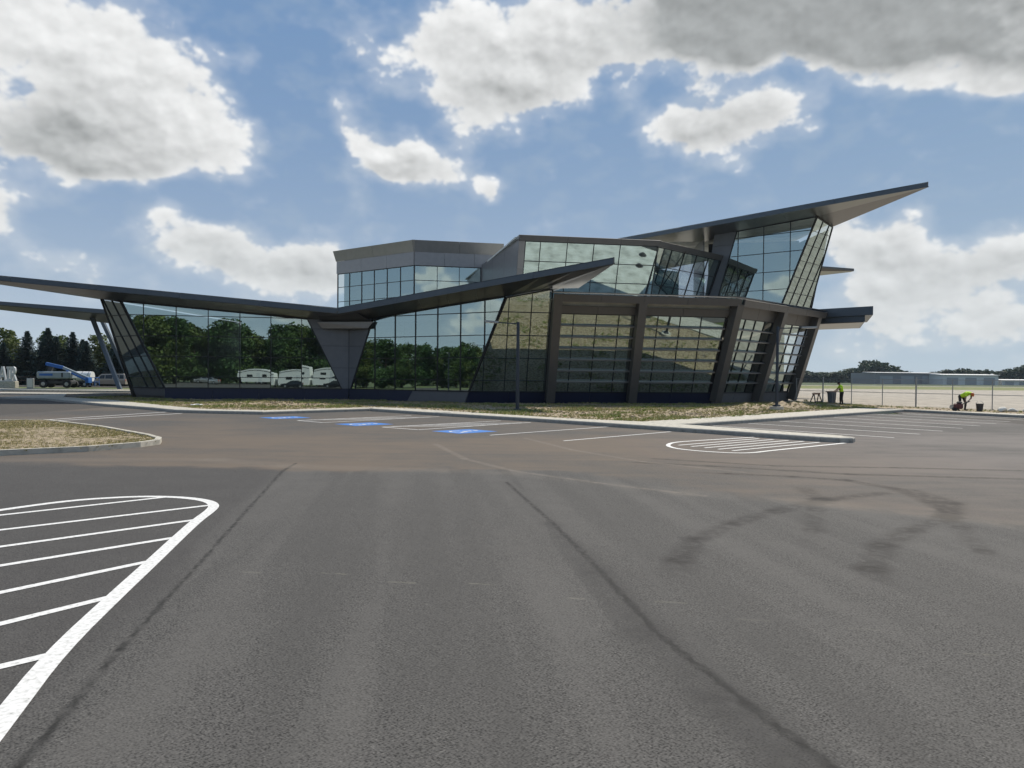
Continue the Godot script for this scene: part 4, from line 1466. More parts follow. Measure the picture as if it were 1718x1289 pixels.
func build_street_furniture() -> void:
	lamp("dark lamp post in the planted bed, arm pointing left", Vector3(0.31, 0.13, -43.0), 4.95, Vector3(-1.85, 0, 0.2), false)
	lamp("dark lamp post on a round concrete foot, arm pointing right", Vector3(16.4, 0.12, -47.6), 5.15, Vector3(2.5, 0, -0.4), true)
	lamp("lamp post far left of the lot", Vector3(-43.4, 0, -38.0), 5.2, Vector3(-1.8, 0, 0.6), true)
	lamp("lamp post behind the left traffic island", Vector3(-53.0, 0, -28.0), 6.4, Vector3(-1.6, 0, -0.8), true)
	# sawhorse
	var sh := thing("sawhorse", "dark sawhorse with a rusty wooden top on the soil heap", "sawhorse", Vector3(22.65, 0.14, -57.2), 0.5)
	var tp := MB.new()
	tp.box(Vector3(0, 0.82, 0), Vector3(0.75, 0.1, 0.13), 0, 0.01)
	part(sh, "beam", tp, M.rust_wood)
	for sx in [-1, 1]:
		for sz in [-1, 1]:
			var lg := MB.new()
			lg.beam(Vector3(sx * 0.27, 0.8, 0.02 * sz), Vector3(sx * 0.4, 0.0, 0.3 * sz), 0.06, 0.05, Vector3.RIGHT)
			part(sh, "leg", lg, M.dark_steel)
		var br := MB.new()
		br.beam(Vector3(sx * 0.37, 0.2, -0.26), Vector3(sx * 0.37, 0.2, 0.26), 0.08, 0.03, Vector3.UP)
		part(sh, "brace", br, M.dark_steel)
	var lb := MB.new()
	lb.beam(Vector3(-0.38, 0.24, 0.22), Vector3(0.38, 0.24, 0.22), 0.09, 0.03, Vector3.UP)
	part(sh, "brace", lb, M.dark_steel)
	# bar laid from the sawhorse to the bin
	var pk := thing("metal_bar", "thin rust-brown bar resting on the sawhorse and the bin", "bar", Vector3(22.7, 1.02, -57.2))
	var pm := MB.new()
	pm.beam(Vector3(-0.3, 0.015, 0), Vector3(1.15, 0.02, 0.1), 0.03, 0.05, Vector3.UP)
	part(pk, "bar", pm, M.rust_wood)
	# bin with a board on it
	var bn := thing("trash_bin", "grey ribbed bin with a board across its top beside the worker", "bin", Vector3(23.75, 0.13, -57.1), 0.2)
	var bb := MB.new()
	var rings := []
	for q in [[0.0, 0.21], [0.06, 0.24], [0.9, 0.31], [0.93, 0.335], [0.98, 0.335]]:
		var ring := []
		for k in 16:
			var g := TAU * k / 16
			ring.append(Vector3(cos(g) * q[1], q[0], sin(g) * q[1]))
		rings.append(ring)
	bb.loft(rings)
	part(bn, "bucket", bb, M.grey_plastic)
	for k in 5:
		var g := 0.6 + k * 0.55
		var rb := MB.new()
		rb.beam(Vector3(cos(g) * 0.245, 0.08, sin(g) * 0.245), Vector3(cos(g) * 0.31, 0.88, sin(g) * 0.31), 0.03, 0.03, Vector3.UP.cross(Vector3(cos(g), 0, sin(g))))
		part(bn, "rib", rb, M.dark_steel)
	var bd := MB.new()
	bd.box(Vector3(0.05, 1.0, 0), Vector3(0.95, 0.035, 0.3), 0.1)
	part(bn, "board", bd, M.rust_wood)
	# cutting machine in front of the bending worker
	var cm := thing("cut_off_saw", "dark red petrol saw standing on the soil by the bending worker", "power saw", Vector3(28.0, 0.13, -48.2), -0.3)
	var e := MB.new()
	e.box(Vector3(0, 0.3, 0), Vector3(0.5, 0.34, 0.36), 0.0, 0.06)
	part(cm, "engine", e, M.machine_red)
	var tk := MB.new()
	tk.box(Vector3(0.06, 0.53, 0), Vector3(0.3, 0.14, 0.26), 0.0, 0.05)
	part(cm, "tank", tk, M.dark_steel)
	for sz in [-1, 1]:
		var wh := MB.new()
		wh.tube(Vector3(-0.2, 0.11, sz * 0.22 - 0.03), Vector3(-0.2, 0.11, sz * 0.22 + 0.03), 0.11, 0.11, 14)
		part(cm, "wheel", wh, M.rubber)
		var hb := MB.new()
		hb.tube(Vector3(0.18, 0.4, sz * 0.16), Vector3(0.62, 0.62, sz * 0.16), 0.018, 0.018, 8)
		part(cm, "handle", hb, M.dark_steel)
	var bl := MB.new()
	bl.tube(Vector3(-0.34, 0.24, -0.012), Vector3(-0.34, 0.24, 0.012), 0.15, 0.15, 22)
	part(cm, "blade", bl, M.chrome)
	# bucket
	var bu := thing("bucket", "dark bucket with a wire handle right of the bending worker", "bucket", Vector3(29.35, 0.13, -48.2))
	var bu0 := MB.new()
	rings = []
	for q in [[0.0, 0.17], [0.42, 0.21], [0.45, 0.225], [0.48, 0.225]]:
		var ring := []
		for k in 16:
			var g := TAU * k / 16
			ring.append(Vector3(cos(g) * q[1], q[0], sin(g) * q[1]))
		rings.append(ring)
	bu0.loft(rings)
	part(bu, "pail", bu0, M.dark_steel)
	var bh := MB.new()
	for k in 9:
		var g0 := PI * k / 9
		var g1 := PI * (k + 1) / 9
		bh.tube(Vector3(cos(g0) * 0.225, 0.44 + sin(g0) * 0.2, 0), Vector3(cos(g1) * 0.225, 0.44 + sin(g1) * 0.2, 0), 0.012, 0.012, 6)
	part(bu, "handle", bh, M.galvanized)
	# sacks by the fence
	for q in [[30.4, -47.6, 0.6, 0.62, "pale sack lying left of the fence post"], [30.95, -47.5, -0.5, 0.5, "small pale sack leaning upright by the fence post"], [32.2, -48.0, 0.2, 0.5, "rounded pale sack right of the fence post"]]:
		var sk := thing("sack", q[4], "sack", Vector3(q[0], 0.13, q[1]), q[2], "sacks beside the fence")
		var sm := MB.new()
		var rg := []
		for k in 7:
			var f := k / 6.0
			var wdt: float = (0.08 + 0.16 * sin(PI * clampf(f * 1.02, 0.02, 0.98))) * q[3] * 1.7
			var ring := []
			for j in 12:
				var g := TAU * j / 12
				ring.append(Vector3((f - 0.5) * q[3] * 1.1, maxf(0.0, wdt * 0.62 * (1.0 + sin(g) * (1.0 + 0.12 * sin(j * 2.3 + k)))), cos(g) * wdt))
			rg.append(ring)
		sm.loft(rg)
		part(sk, "bag", sm, M.white_bag, true)
		var tie := MB.new()
		tie.tube(Vector3(q[3] * 0.52, 0.05, 0), Vector3(q[3] * 0.66, 0.08, 0), 0.03, 0.06, 8)
		part(sk, "tied_end", tie, M.white_bag)
	# scrap on the bed
	var pp := thing("plastic_scrap", "crumpled white plastic lying on the west bed", "litter", Vector3(-18.6, 0.16, -45.3), 0.4)
	var pm2 := MB.new()
	var prev := []
	for k in 6:
		var ring := []
		for j in 8:
			var g := TAU * j / 8
			var r := 0.12 + 0.12 * sin(k * 1.9 + j * 1.3) * 0.6 + 0.05
			ring.append(Vector3((k - 2.5) * 0.13, 0.05 + 0.06 * sin(g) * r * 4.0, cos(g) * r))
		prev.append(ring)
	pm2.loft(prev)
	part(pp, "sheet", pm2, M.trailer_white)


# ---------------------------------------------------------------- vehicles

# closed shell from a side silhouette; half width changes with height
func shell(sil: PackedVector2Array, half: Callable) -> MB:
	var mb := MB.new()
	var id := Geometry2D.triangulate_polygon(sil)
	for s in [-1.0, 1.0]:
		for i in range(0, id.size(), 3):
			var q := []
			for k in 3:
				var p := sil[id[i + k]]
				q.append(Vector3(p.x, p.y, s * half.call(p.y)))
			mb.tri(q[0], q[1], q[2])
	for i in sil.size():
		var a := sil[i]
		var b := sil[(i + 1) % sil.size()]
		mb.quad(Vector3(a.x, a.y, half.call(a.y)), Vector3(b.x, b.y, half.call(b.y)), Vector3(b.x, b.y, -half.call(b.y)), Vector3(a.x, a.y, -half.call(a.y)))
	return mb


func side_sheet(poly: PackedVector2Array, half: Callable, s: float, out := 0.012) -> MB:
	var mb := MB.new()
	var id := Geometry2D.triangulate_polygon(poly)
	for i in range(0, id.size(), 3):
		var q := []
		for k in 3:
			var p := poly[id[i + k]]
			q.append(Vector3(p.x, p.y, s * (half.call(p.y) + out)))
		mb.tri(q[0], q[1], q[2])
	for i in poly.size():
		var a := poly[i]
		var b := poly[(i + 1) % poly.size()]
		mb.quad(Vector3(a.x, a.y, s * (half.call(a.y) + out)), Vector3(b.x, b.y, s * (half.call(b.y) + out)), Vector3(b.x, b.y, s * half.call(b.y)), Vector3(a.x, a.y, s * half.call(a.y)))
	return mb


func wheel(o: Node, at: Vector3, r: float, w: float) -> void:
	var t := MB.new()
	var s := signf(at.z)
	t.tube(at - Vector3(0, 0, w / 2), at + Vector3(0, 0, w / 2), r, r, 22)
	var n := part(o, "wheel", t, M.rubber)
	var h := MB.new()
	h.tube(at + Vector3(0, 0, s * w / 2), at + Vector3(0, 0, s * (w / 2 + 0.015)), r * 0.5, r * 0.4, 16)
	part(n, "rim", h, M.galvanized)


func motor(o: Node, sil: Array, belt: float, roof: float, hw: float, paint: Material, sides: Array, ends: Array, axles: Array, wr: float) -> void:
	var half := func(y: float) -> float: return hw * (0.93 if y < 0.4 else (1.0 if y <= belt else lerpf(1.0, 0.80, (y - belt) / (roof - belt))))
	var body := part(o, "body", shell(v2(sil), half), paint)
	for w in sides:
		for s in [-1.0, 1.0]:
			part(o, "window", side_sheet(v2(w), half, s), M.car_glass)
	for e in ends:
		var a := Vector2(e[0], e[1])
		var b := Vector2(e[2], e[3])
		var d := (b - a).normalized()
		var n: Vector2 = Vector2(d.y, -d.x) * 0.015 * e[4]
		var ha: float = half.call(a.y) * 0.9
		var hb: float = half.call(b.y) * 0.9
		var mb := MB.new()
		mb.solid([Vector3(a.x + n.x, a.y + n.y, ha), Vector3(b.x + n.x, b.y + n.y, hb), Vector3(b.x + n.x, b.y + n.y, -hb), Vector3(a.x + n.x, a.y + n.y, -ha)], [Vector3(a.x, a.y, ha), Vector3(b.x, b.y, hb), Vector3(b.x, b.y, -hb), Vector3(a.x, a.y, -ha)])
		part(o, "windscreen", mb, M.car_glass)
	for ax in axles:
		for s in [-1.0, 1.0]:
			wheel(o, Vector3(ax, wr, s * (hw - 0.08)), wr, 0.24)
	var x0: float = sil[0]
	var x1: float = sil[0]
	for i in range(0, sil.size(), 2):
		x0 = minf(x0, sil[i])
		x1 = maxf(x1, sil[i])
	for s in [-1.0, 1.0]:
		var hl := MB.new()
		hl.box(Vector3(x0 + 0.03, belt * 0.78, s * hw * 0.72), Vector3(0.1, 0.16, 0.3), 0, 0.03)
		part(o, "headlight", hl, M.chrome)
		var tl := MB.new()
		tl.box(Vector3(x1 - 0.02, belt * 0.85, s * hw * 0.82), Vector3(0.08, 0.3, 0.16), 0, 0.02)
		part(o, "taillight", tl, M.red_lens)
		var dh := MB.new()
		dh.box(Vector3((x0 + x1) / 2 + 0.2, belt * 0.88, s * (hw + 0.015)), Vector3(0.16, 0.035, 0.04), 0, 0.01)
		part(body, "door_handle", dh, M.chrome)


func car(called: String, label: String, at: Vector3, yaw: float, paint: Material) -> void:
	var o := thing(called, label, "car", at, yaw, "cars parked across the lot")
	motor(o, [-2.25, 0.28, -2.28, 0.62, -2.0, 0.82, -1.05, 0.95, -0.35, 1.42, 0.9, 1.45, 1.65, 1.05, 2.2, 0.98, 2.28, 0.6, 2.2, 0.28], 0.95, 1.45, 0.9, paint, [[-0.85, 0.98, -0.3, 1.37, 0.25, 1.39, 0.25, 0.98], [0.32, 0.98, 0.32, 1.39, 0.88, 1.38, 1.35, 1.05]], [[-1.0, 0.98, -0.38, 1.4, -1.0], [0.95, 1.42, 1.6, 1.08, -1.0]], [-1.4, 1.4], 0.33)


func build_vehicles() -> void:
	# passenger van
	var o := thing("passenger_van", "beige passenger van with a roof rack parked by the spruces", "van", Vector3(-63.0, 0, -120.5), 0.08)
	motor(o, [-2.6, 0.35, -2.65, 0.85, -2.4, 1.05, -1.75, 1.15, -1.15, 1.78, -0.9, 1.95, 2.3, 2.0, 2.55, 1.8, 2.65, 1.0, 2.65, 0.35], 1.15, 2.0, 0.98, M.van_paint, [[-1.45, 1.2, -1.0, 1.74, -0.45, 1.78, -0.45, 1.2], [-0.35, 1.2, -0.35, 1.78, 0.7, 1.8, 0.7, 1.2], [0.8, 1.2, 0.8, 1.8, 1.65, 1.8, 1.65, 1.2], [1.75, 1.2, 1.75, 1.8, 2.35, 1.78, 2.4, 1.2]], [[-1.72, 1.2, -1.12, 1.78, -1.0], [2.54, 1.75, 2.63, 1.2, -1.0]], [-1.75, 1.65], 0.37)
	for s in [-1, 1]:
		var rk := MB.new()
		rk.beam(Vector3(-0.7, 2.1, s * 0.62), Vector3(2.2, 2.1, s * 0.62), 0.04, 0.04, Vector3.UP)
		part(o, "roof_rack", rk, M.dark_steel)
	for k in 4:
		var cb := MB.new()
		cb.beam(Vector3(-0.6 + k * 0.9, 2.08, -0.64), Vector3(-0.6 + k * 0.9, 2.08, 0.64), 0.04, 0.04, Vector3.UP)
		part(o, "rack_bar", cb, M.dark_steel)
	boom_lift()
	truck()
	# travel trailers and cars across the lot, seen in the glass
	var k := 0
	for q in [[-12.5, 38.4, 6.3, 3.2, "left travel trailer of the three mirrored in the west glass"], [-5.7, 35.6, 6.6, 3.55, "tallest travel trailer, middle of the three mirrored in the glass"], [0.9, 33.0, 6.2, 3.05, "right travel trailer of the three mirrored in the west glass"]]:
		var t := thing("travel_trailer", q[4], "trailer", Vector3(q[0], 0, q[1]), 0.40, "white travel trailers")
		var L: float = q[2]
		var H: float = q[3]
		var sil := PackedVector2Array([Vector2(-L / 2, 0.5), Vector2(-L / 2 - 0.1, 1.3)])
		for j in 11:
			var f := j / 10.0
			sil.append(Vector2(lerpf(-L / 2 + 0.15, L / 2 - 0.15, f), H - 0.75 + 0.75 * sin(PI * (0.12 + 0.76 * f))))
		sil.append(Vector2(L / 2 + 0.1, 1.3))
		sil.append(Vector2(L / 2, 0.5))
		var half := func(_y: float) -> float: return 1.22
		part(t, "body", shell(sil, half), M.trailer_white)
		for s in [-1.0, 1.0]:
			var arc := []
			for j in 11:
				var f := j / 10.0
				arc.append(Vector2(lerpf(-L / 2 + 0.1, L / 2 - 0.1, f), H - 1.0 + 0.75 * sin(PI * (0.12 + 0.76 * f))))
			var arc2 := arc.duplicate()
			arc2.reverse()
			var band := PackedVector2Array(arc)
			for p in arc2:
				band.append(p - Vector2(0, 0.12))
			part(t, "stripe", side_sheet(band, half, s), M.dark_steel)
			part(t, "window", side_sheet(v2([-L * 0.28, 1.6, -L * 0.1, 1.6, -L * 0.1, 2.05, -L * 0.28, 2.05]), half, s), M.car_glass)
			part(t, "window", side_sheet(v2([L * 0.2, 1.6, L * 0.34, 1.6, L * 0.34, 2.1, L * 0.2, 2.1]), half, s), M.car_glass)
			part(t, "door", side_sheet(v2([L * 0.02, 0.6, L * 0.13, 0.6, L * 0.13, 2.35, L * 0.02, 2.35]), half, s), M.hangar_white)
			for ax in [-0.1, 0.75]:
				wheel(t, Vector3(ax, 0.36, s * 1.1), 0.36, 0.22)
		k += 1
	car("parked_car", "dark sedan mirrored in front of the trailers", Vector3(-6.8, 0, 31.5), 0.35, M.car_dark)
	car("parked_car", "dark sedan mirrored near the right trailer", Vector3(1.2, 0, 27.6), 0.5, M.car_dark)
	car("parked_car", "silver sedan mirrored at the left end of the west glass", Vector3(-22.0, 0, 38.0), 0.3, M.car_silver)


func boom_lift() -> void:
	var o := thing("boom_lift", "grey and blue boom lift parked on the west drive", "boom lift", Vector3(-61.6, 0, -104.5), 0.1)
	var ch := MB.new()
	ch.box(Vector3(0, 0.75, 0), Vector3(3.8, 0.5, 1.5), 0, 0.08)
	part(o, "chassis", ch, M.dark_steel)
	for x in [-1.5, 1.5]:
		for s in [-1.0, 1.0]:
			wheel(o, Vector3(x, 0.52, s * 1.0), 0.52, 0.4)
	var tt := MB.new()
	tt.tube(Vector3(-0.3, 0.95, 0), Vector3(-0.3, 1.2, 0), 0.7, 0.7, 18)
	part(o, "turntable", tt, M.dark_steel)
	var bd := MB.new()
	bd.box(Vector3(-0.25, 1.72, 0.0), Vector3(4.3, 1.0, 2.2), 0, 0.14)
	var b := part(o, "superstructure", bd, M.lift_grey)
	var hd := MB.new()
	hd.box(Vector3(0.9, 1.75, 1.11), Vector3(0.22, 0.6, 0.03))
	part(b, "vent", hd, M.dark_steel)
	var pn := MB.new()
	pn.box(Vector3(-1.15, 1.78, 1.11), Vector3(1.7, 0.3, 0.03))
	part(b, "name_panel", pn, M.lift_blue)
	var mast := MB.new()
	mast.beam(Vector3(-1.2, 2.2, 0), Vector3(-0.9, 3.1, 0), 0.5, 0.5, Vector3.RIGHT)
	part(o, "riser", mast, M.dark_steel)
	var bm := MB.new()
	bm.beam(Vector3(-1.6, 3.25, 0.1), Vector3(0.6, 2.75, 0.1), 0.42, 0.4, Vector3.UP)
	part(o, "main_boom", bm, M.lift_blue)
	var b2 := MB.new()
	b2.beam(Vector3(0.5, 2.78, 0.1), Vector3(4.2, 1.25, 0.6), 0.34, 0.3, Vector3.UP)
	part(o, "telescopic_boom", b2, M.lift_grey)
	var b3 := MB.new()
	b3.beam(Vector3(1.2, 2.3, 0.5), Vector3(4.1, 1.0, 0.9), 0.2, 0.2, Vector3.UP)
	part(o, "jib", b3, M.lift_blue)
	var bk := MB.new()
	for x in [4.1, 5.3]:
		for z in [0.2, 1.6]:
			bk.beam(Vector3(x, 0.3, z), Vector3(x, 1.45, z), 0.05, 0.05, Vector3.RIGHT)
	for y in [0.85, 1.45]:
		bk.beam(Vector3(4.1, y, 0.2), Vector3(5.3, y, 0.2), 0.05, 0.05, Vector3.UP)
		bk.beam(Vector3(4.1, y, 1.6), Vector3(5.3, y, 1.6), 0.05, 0.05, Vector3.UP)
		bk.beam(Vector3(4.1, y, 0.2), Vector3(4.1, y, 1.6), 0.05, 0.05, Vector3.UP)
		bk.beam(Vector3(5.3, y, 0.2), Vector3(5.3, y, 1.6), 0.05, 0.05, Vector3.UP)
	part(o, "basket_rail", bk, M.lift_blue)
	var fl := MB.new()
	fl.box(Vector3(4.7, 0.32, 0.9), Vector3(1.25, 0.08, 1.45))
	part(o, "basket_floor", fl, M.dark_steel)
	var cp := MB.new()
	cp.box(Vector3(4.25, 1.05, 0.9), Vector3(0.35, 0.75, 1.2), 0, 0.05)
	part(o, "control_panel", cp, M.lift_blue)


func truck() -> void:
	var o := thing("tank_trailer", "white ribbed tank trailer standing behind the boom lift", "trailer", Vector3(-62.4, 0, -112.0), 0.05)
	var tk := MB.new()
	tk.tube(Vector3(-1.25, 1.55, 0), Vector3(1.25, 1.55, 0), 0.72, 0.72, 20)
	var t := part(o, "tank", tk, M.trailer_white)
	for x in [-0.9, 0.0, 0.9]:
		var rg := MB.new()
		rg.tube(Vector3(x - 0.05, 1.55, 0), Vector3(x + 0.05, 1.55, 0), 0.75, 0.75, 20)
		part(t, "band", rg, M.galvanized)
	var fr := MB.new()
	fr.box(Vector3(0, 0.72, 0), Vector3(2.8, 0.2, 1.1), 0, 0.03)
	part(o, "frame", fr, M.dark_steel)
	for x in [-0.5, 0.5]:
		for s in [-1.0, 1.0]:
			wheel(o, Vector3(x, 0.4, s * 0.7), 0.4, 0.25)
	var tb := MB.new()
	tb.beam(Vector3(1.4, 0.7, 0), Vector3(2.3, 0.5, 0), 0.12, 0.12, Vector3.UP)
	part(o, "tow_bar", tb, M.dark_steel)


# ---------------------------------------------------------------- people

# one continuous skin over tapered bones [a, b, ra, rb, colour], as surface nets
func skin_over(mb: MB, bones: Array, cell: float, k: float) -> void:
	var lo := Vector3(9, 9, 9)
	var hi := -lo
	for b in bones:
		var r: float = maxf(b[2], b[3]) + k + cell * 2
		for p in [b[0], b[1]]:
			lo = lo.min(p - Vector3(r, r, r))
			hi = hi.max(p + Vector3(r, r, r))
	var nx := int((hi.x - lo.x) / cell) + 2
	var ny := int((hi.y - lo.y) / cell) + 2
	var nz := int((hi.z - lo.z) / cell) + 2
	var f := PackedFloat32Array()
	f.resize(nx * ny * nz)
	f.fill(1.0)
	var best := f.duplicate()
	var who := PackedInt32Array()
	who.resize(f.size())
	for bi in bones.size():
		var A: Vector3 = bones[bi][0]
		var B: Vector3 = bones[bi][1]
		var ra: float = bones[bi][2]
		var rb: float = bones[bi][3]
		var pad := maxf(ra, rb) + k + cell * 2
		var l := ((A.min(B) - lo) - Vector3(pad, pad, pad)) / cell
		var h := ((A.max(B) - lo) + Vector3(pad, pad, pad)) / cell
		var ab := B - A
		var q := maxf(ab.length_squared(), 1e-8)
		for z in range(maxi(0, int(l.z)), mini(nz, int(h.z) + 2)):
			for y in range(maxi(0, int(l.y)), mini(ny, int(h.y) + 2)):
				for x in range(maxi(0, int(l.x)), mini(nx, int(h.x) + 2)):
					var p := lo + Vector3(x, y, z) * cell
					var t := clampf((p - A).dot(ab) / q, 0.0, 1.0)
					var d := p.distance_to(A + ab * t) - lerpf(ra, rb, t)
					var i := x + nx * (y + ny * z)
					var g := maxf(k - absf(f[i] - d), 0.0) / k
					f[i] = minf(f[i], d) - g * g * k * 0.25
					if d < best[i]:
						best[i] = d
						who[i] = bi
	var at := {}
	var offs := [0, 1, nx, nx + 1, nx * ny, nx * ny + 1, nx * ny + nx, nx * ny + nx + 1]
	var pos := [Vector3(0, 0, 0), Vector3(1, 0, 0), Vector3(0, 1, 0), Vector3(1, 1, 0), Vector3(0, 0, 1), Vector3(1, 0, 1), Vector3(0, 1, 1), Vector3(1, 1, 1)]
	var edges := [[0, 1], [2, 3], [4, 5], [6, 7], [0, 2], [1, 3], [4, 6], [5, 7], [0, 4], [1, 5], [2, 6], [3, 7]]
	for z in nz - 1:
		for y in ny - 1:
			var row := nx * (y + ny * z)
			for x in nx - 1:
				var i := row + x
				if f[i] > cell * 2 or f[i] < -cell * 2:
					continue
				var neg := 0
				for o in offs:
					if f[i + o] < 0:
						neg += 1
				if neg == 0 or neg == 8:
					continue
				var s := Vector3.ZERO
				var c := 0
				for e in edges:
					var fa := f[i + offs[e[0]]]
					var fb := f[i + offs[e[1]]]
					if (fa < 0) != (fb < 0):
						s += pos[e[0]].lerp(pos[e[1]], fa / (fa - fb))
						c += 1
				at[i] = [lo + (Vector3(x, y, z) + s / c) * cell, bones[who[i]][4]]
	for i in at:
		for ax in 3:
			var st: int = [1, nx, nx * ny][ax]
			var u: int = [nx, nx * ny, 1][ax]
			var w: int = [nx * ny, 1, nx][ax]
			if i + st >= f.size() or (f[i] < 0) == (f[i + st] < 0):
				continue
			if not (at.has(i - u) and at.has(i - w) and at.has(i - u - w)):
				continue
			var q := [at[i], at[i - u], at[i - u - w], at[i - w]]
			if f[i] < 0:
				q.reverse()
			for m in [0, 1, 2, 0, 2, 3]:
				mb.v.append(q[m][0])
				mb.col.append(q[m][1])


func hand(mb: MB, wrist: Vector3, dir: Vector3, palm: Vector3, thumb: float, c: Color) -> void:
	var d := dir.normalized()
	var n := (palm - d * palm.dot(d)).normalized()
	var s := d.cross(n)
	var b := [[wrist, wrist + d * 0.035, 0.026, 0.027, c]]
	for k in 4:
		var o := s * (k - 1.5) * 0.021
		b.append([wrist + d * 0.03 + o * 0.7, wrist + d * 0.085 + o, 0.014, 0.011, c])
		var l: float = [0.036, 0.043, 0.041, 0.031][k]
		var p := wrist + d * 0.088 + o
		var p2 := p + d * l * 0.8 + n * l * 0.6
		b.append([p, p2, 0.0095, 0.0088, c])
		b.append([p2, p2 + n * l * 0.75 + d * l * 0.1, 0.0088, 0.0078, c])
	var r := wrist + d * 0.03 + s * 0.026 * thumb
	b.append([r, r + d * 0.035 + s * 0.026 * thumb + n * 0.012, 0.0125, 0.0105, c])
	b.append([r + d * 0.035 + s * 0.026 * thumb + n * 0.012, r + d * 0.062 + s * 0.026 * thumb + n * 0.03, 0.0105, 0.009, c])
	skin_over(mb, b, 0.005, 0.006)


func head(mb: MB, c: Vector3, face: Vector3, up: Vector3, col: Color) -> void:
	var fw := face.normalized()
	var u := (up - fw * up.dot(fw)).normalized()
	var s := fw.cross(u)
	var lipc := Color(col.r * 0.75, col.g * 0.55, col.b * 0.5)
	var b := [[c + u * 0.035 - fw * 0.018, c + u * 0.035 + fw * 0.018, 0.082, 0.078, col], [c - u * 0.02 + fw * 0.01, c - u * 0.085 + fw * 0.045, 0.066, 0.036, col],
		[c + fw * 0.088 + u * 0.012, c + fw * 0.108 - u * 0.022, 0.009, 0.014, col], [c + fw * 0.075 - u * 0.058 - s * 0.016, c + fw * 0.075 - u * 0.058 + s * 0.016, 0.009, 0.009, lipc]]
	for k in [-1.0, 1.0]:
		b.append([c + s * 0.082 * k + u * 0.015, c + s * 0.086 * k - u * 0.022, 0.016, 0.011, col])
		b.append([c + fw * 0.082 + s * 0.032 * k + u * 0.018, c + fw * 0.083 + s * 0.033 * k + u * 0.018, 0.0095, 0.0095, Color(0.05, 0.04, 0.035)])
	skin_over(mb, b, 0.0065, 0.014)


func person(label: String, at: Vector3, j: Dictionary, cap_mat: Material, vis: bool) -> Node3D:
	var o := thing("person", label, "person", at, 0.0, "workers in neon shirts")
	var neon := Color(0.50, 0.78, 0.035)
	var pants := Color(0.022, 0.020, 0.020)
	var boot := Color(0.03, 0.022, 0.016)
	var sk := Color(0.26, 0.15, 0.10)
	var mb := MB.new()
	var b := []
	var sp: Vector3 = (j.ls - j.rs).normalized()
	b.append([j.pelvis + sp * 0.07, j.pelvis - sp * 0.07, 0.125, 0.125, pants])
	b.append([j.pelvis.lerp(j.chest, 0.25) + sp * 0.06, j.chest + sp * 0.075, 0.118, 0.128, neon])
	b.append([j.pelvis.lerp(j.chest, 0.25) - sp * 0.06, j.chest - sp * 0.075, 0.118, 0.128, neon])
	b.append([j.chest + sp * 0.06, j.ls, 0.11, 0.075, neon])
	b.append([j.chest - sp * 0.06, j.rs, 0.11, 0.075, neon])
	b.append([j.chest.lerp(j.neck, 0.6), j.neck, 0.075, 0.058, neon])
	b.append([j.neck, j.head, 0.056, 0.056, sk])
	for s in ["l", "r"]:
		b.append([j[s + "s"], j[s + "s"].lerp(j[s + "e"], 0.55), 0.068, 0.062, neon])
		b.append([j[s + "s"].lerp(j[s + "e"], 0.6), j[s + "e"], 0.047, 0.041, sk])
		b.append([j[s + "e"], j[s + "w"], 0.042, 0.029, sk])
		b.append([j[s + "h"], j[s + "k"], 0.098, 0.068, pants])
		b.append([j[s + "k"], j[s + "k"].lerp(j[s + "a"], 0.4), 0.066, 0.064, pants])
		b.append([j[s + "k"].lerp(j[s + "a"], 0.4), j[s + "a"], 0.064, 0.056, pants])
		b.append([j[s + "a"] + Vector3(0, -0.03, 0), j[s + "t"], 0.05, 0.042, boot])
	skin_over(mb, b, 0.017, 0.035)
	head(mb, j.head, j.face, j.up, sk)
	hand(mb, j.lw, j.lw - j.le, j.palm, 1.0, sk)
	hand(mb, j.rw, j.rw - j.re, j.palm, -1.0, sk)
	part(o, "body", mb, M.clothed_body, true)
	# cap
	var u: Vector3 = (j.up - j.face.normalized() * j.up.dot(j.face.normalized())).normalized()
	var fw: Vector3 = j.face.normalized()
	var sd := fw.cross(u)
	var cap := MB.new()
	var rings := []
	for q in [[0.028, 0.096], [0.06, 0.098], [0.095, 0.084], [0.12, 0.055], [0.13, 0.015]]:
		var ring := []
		for k in 18:
			var g := TAU * k / 18
			ring.append(j.head + u * q[0] + (fw * cos(g) * 1.1 + sd * sin(g)) * q[1])
		rings.append(ring)
	cap.loft(rings)
	var bp := []
	var bq := []
	for k in 9:
		var g := -1.1 + 2.2 * k / 8
		bp.append(j.head + u * 0.036 + (fw * cos(g) * 1.1 + sd * sin(g)) * 0.094)
		bq.append(j.head + u * 0.026 + (fw * cos(g) * 1.75 + sd * sin(g) * 1.05) * 0.094)
	for k in 8:
		cap.solid([bp[k], bp[k + 1], bq[k + 1], bq[k]], [bp[k] - u * 0.008, bp[k + 1] - u * 0.008, bq[k + 1] - u * 0.008, bq[k] - u * 0.008])
	part(o, "cap", cap, cap_mat)
	return o


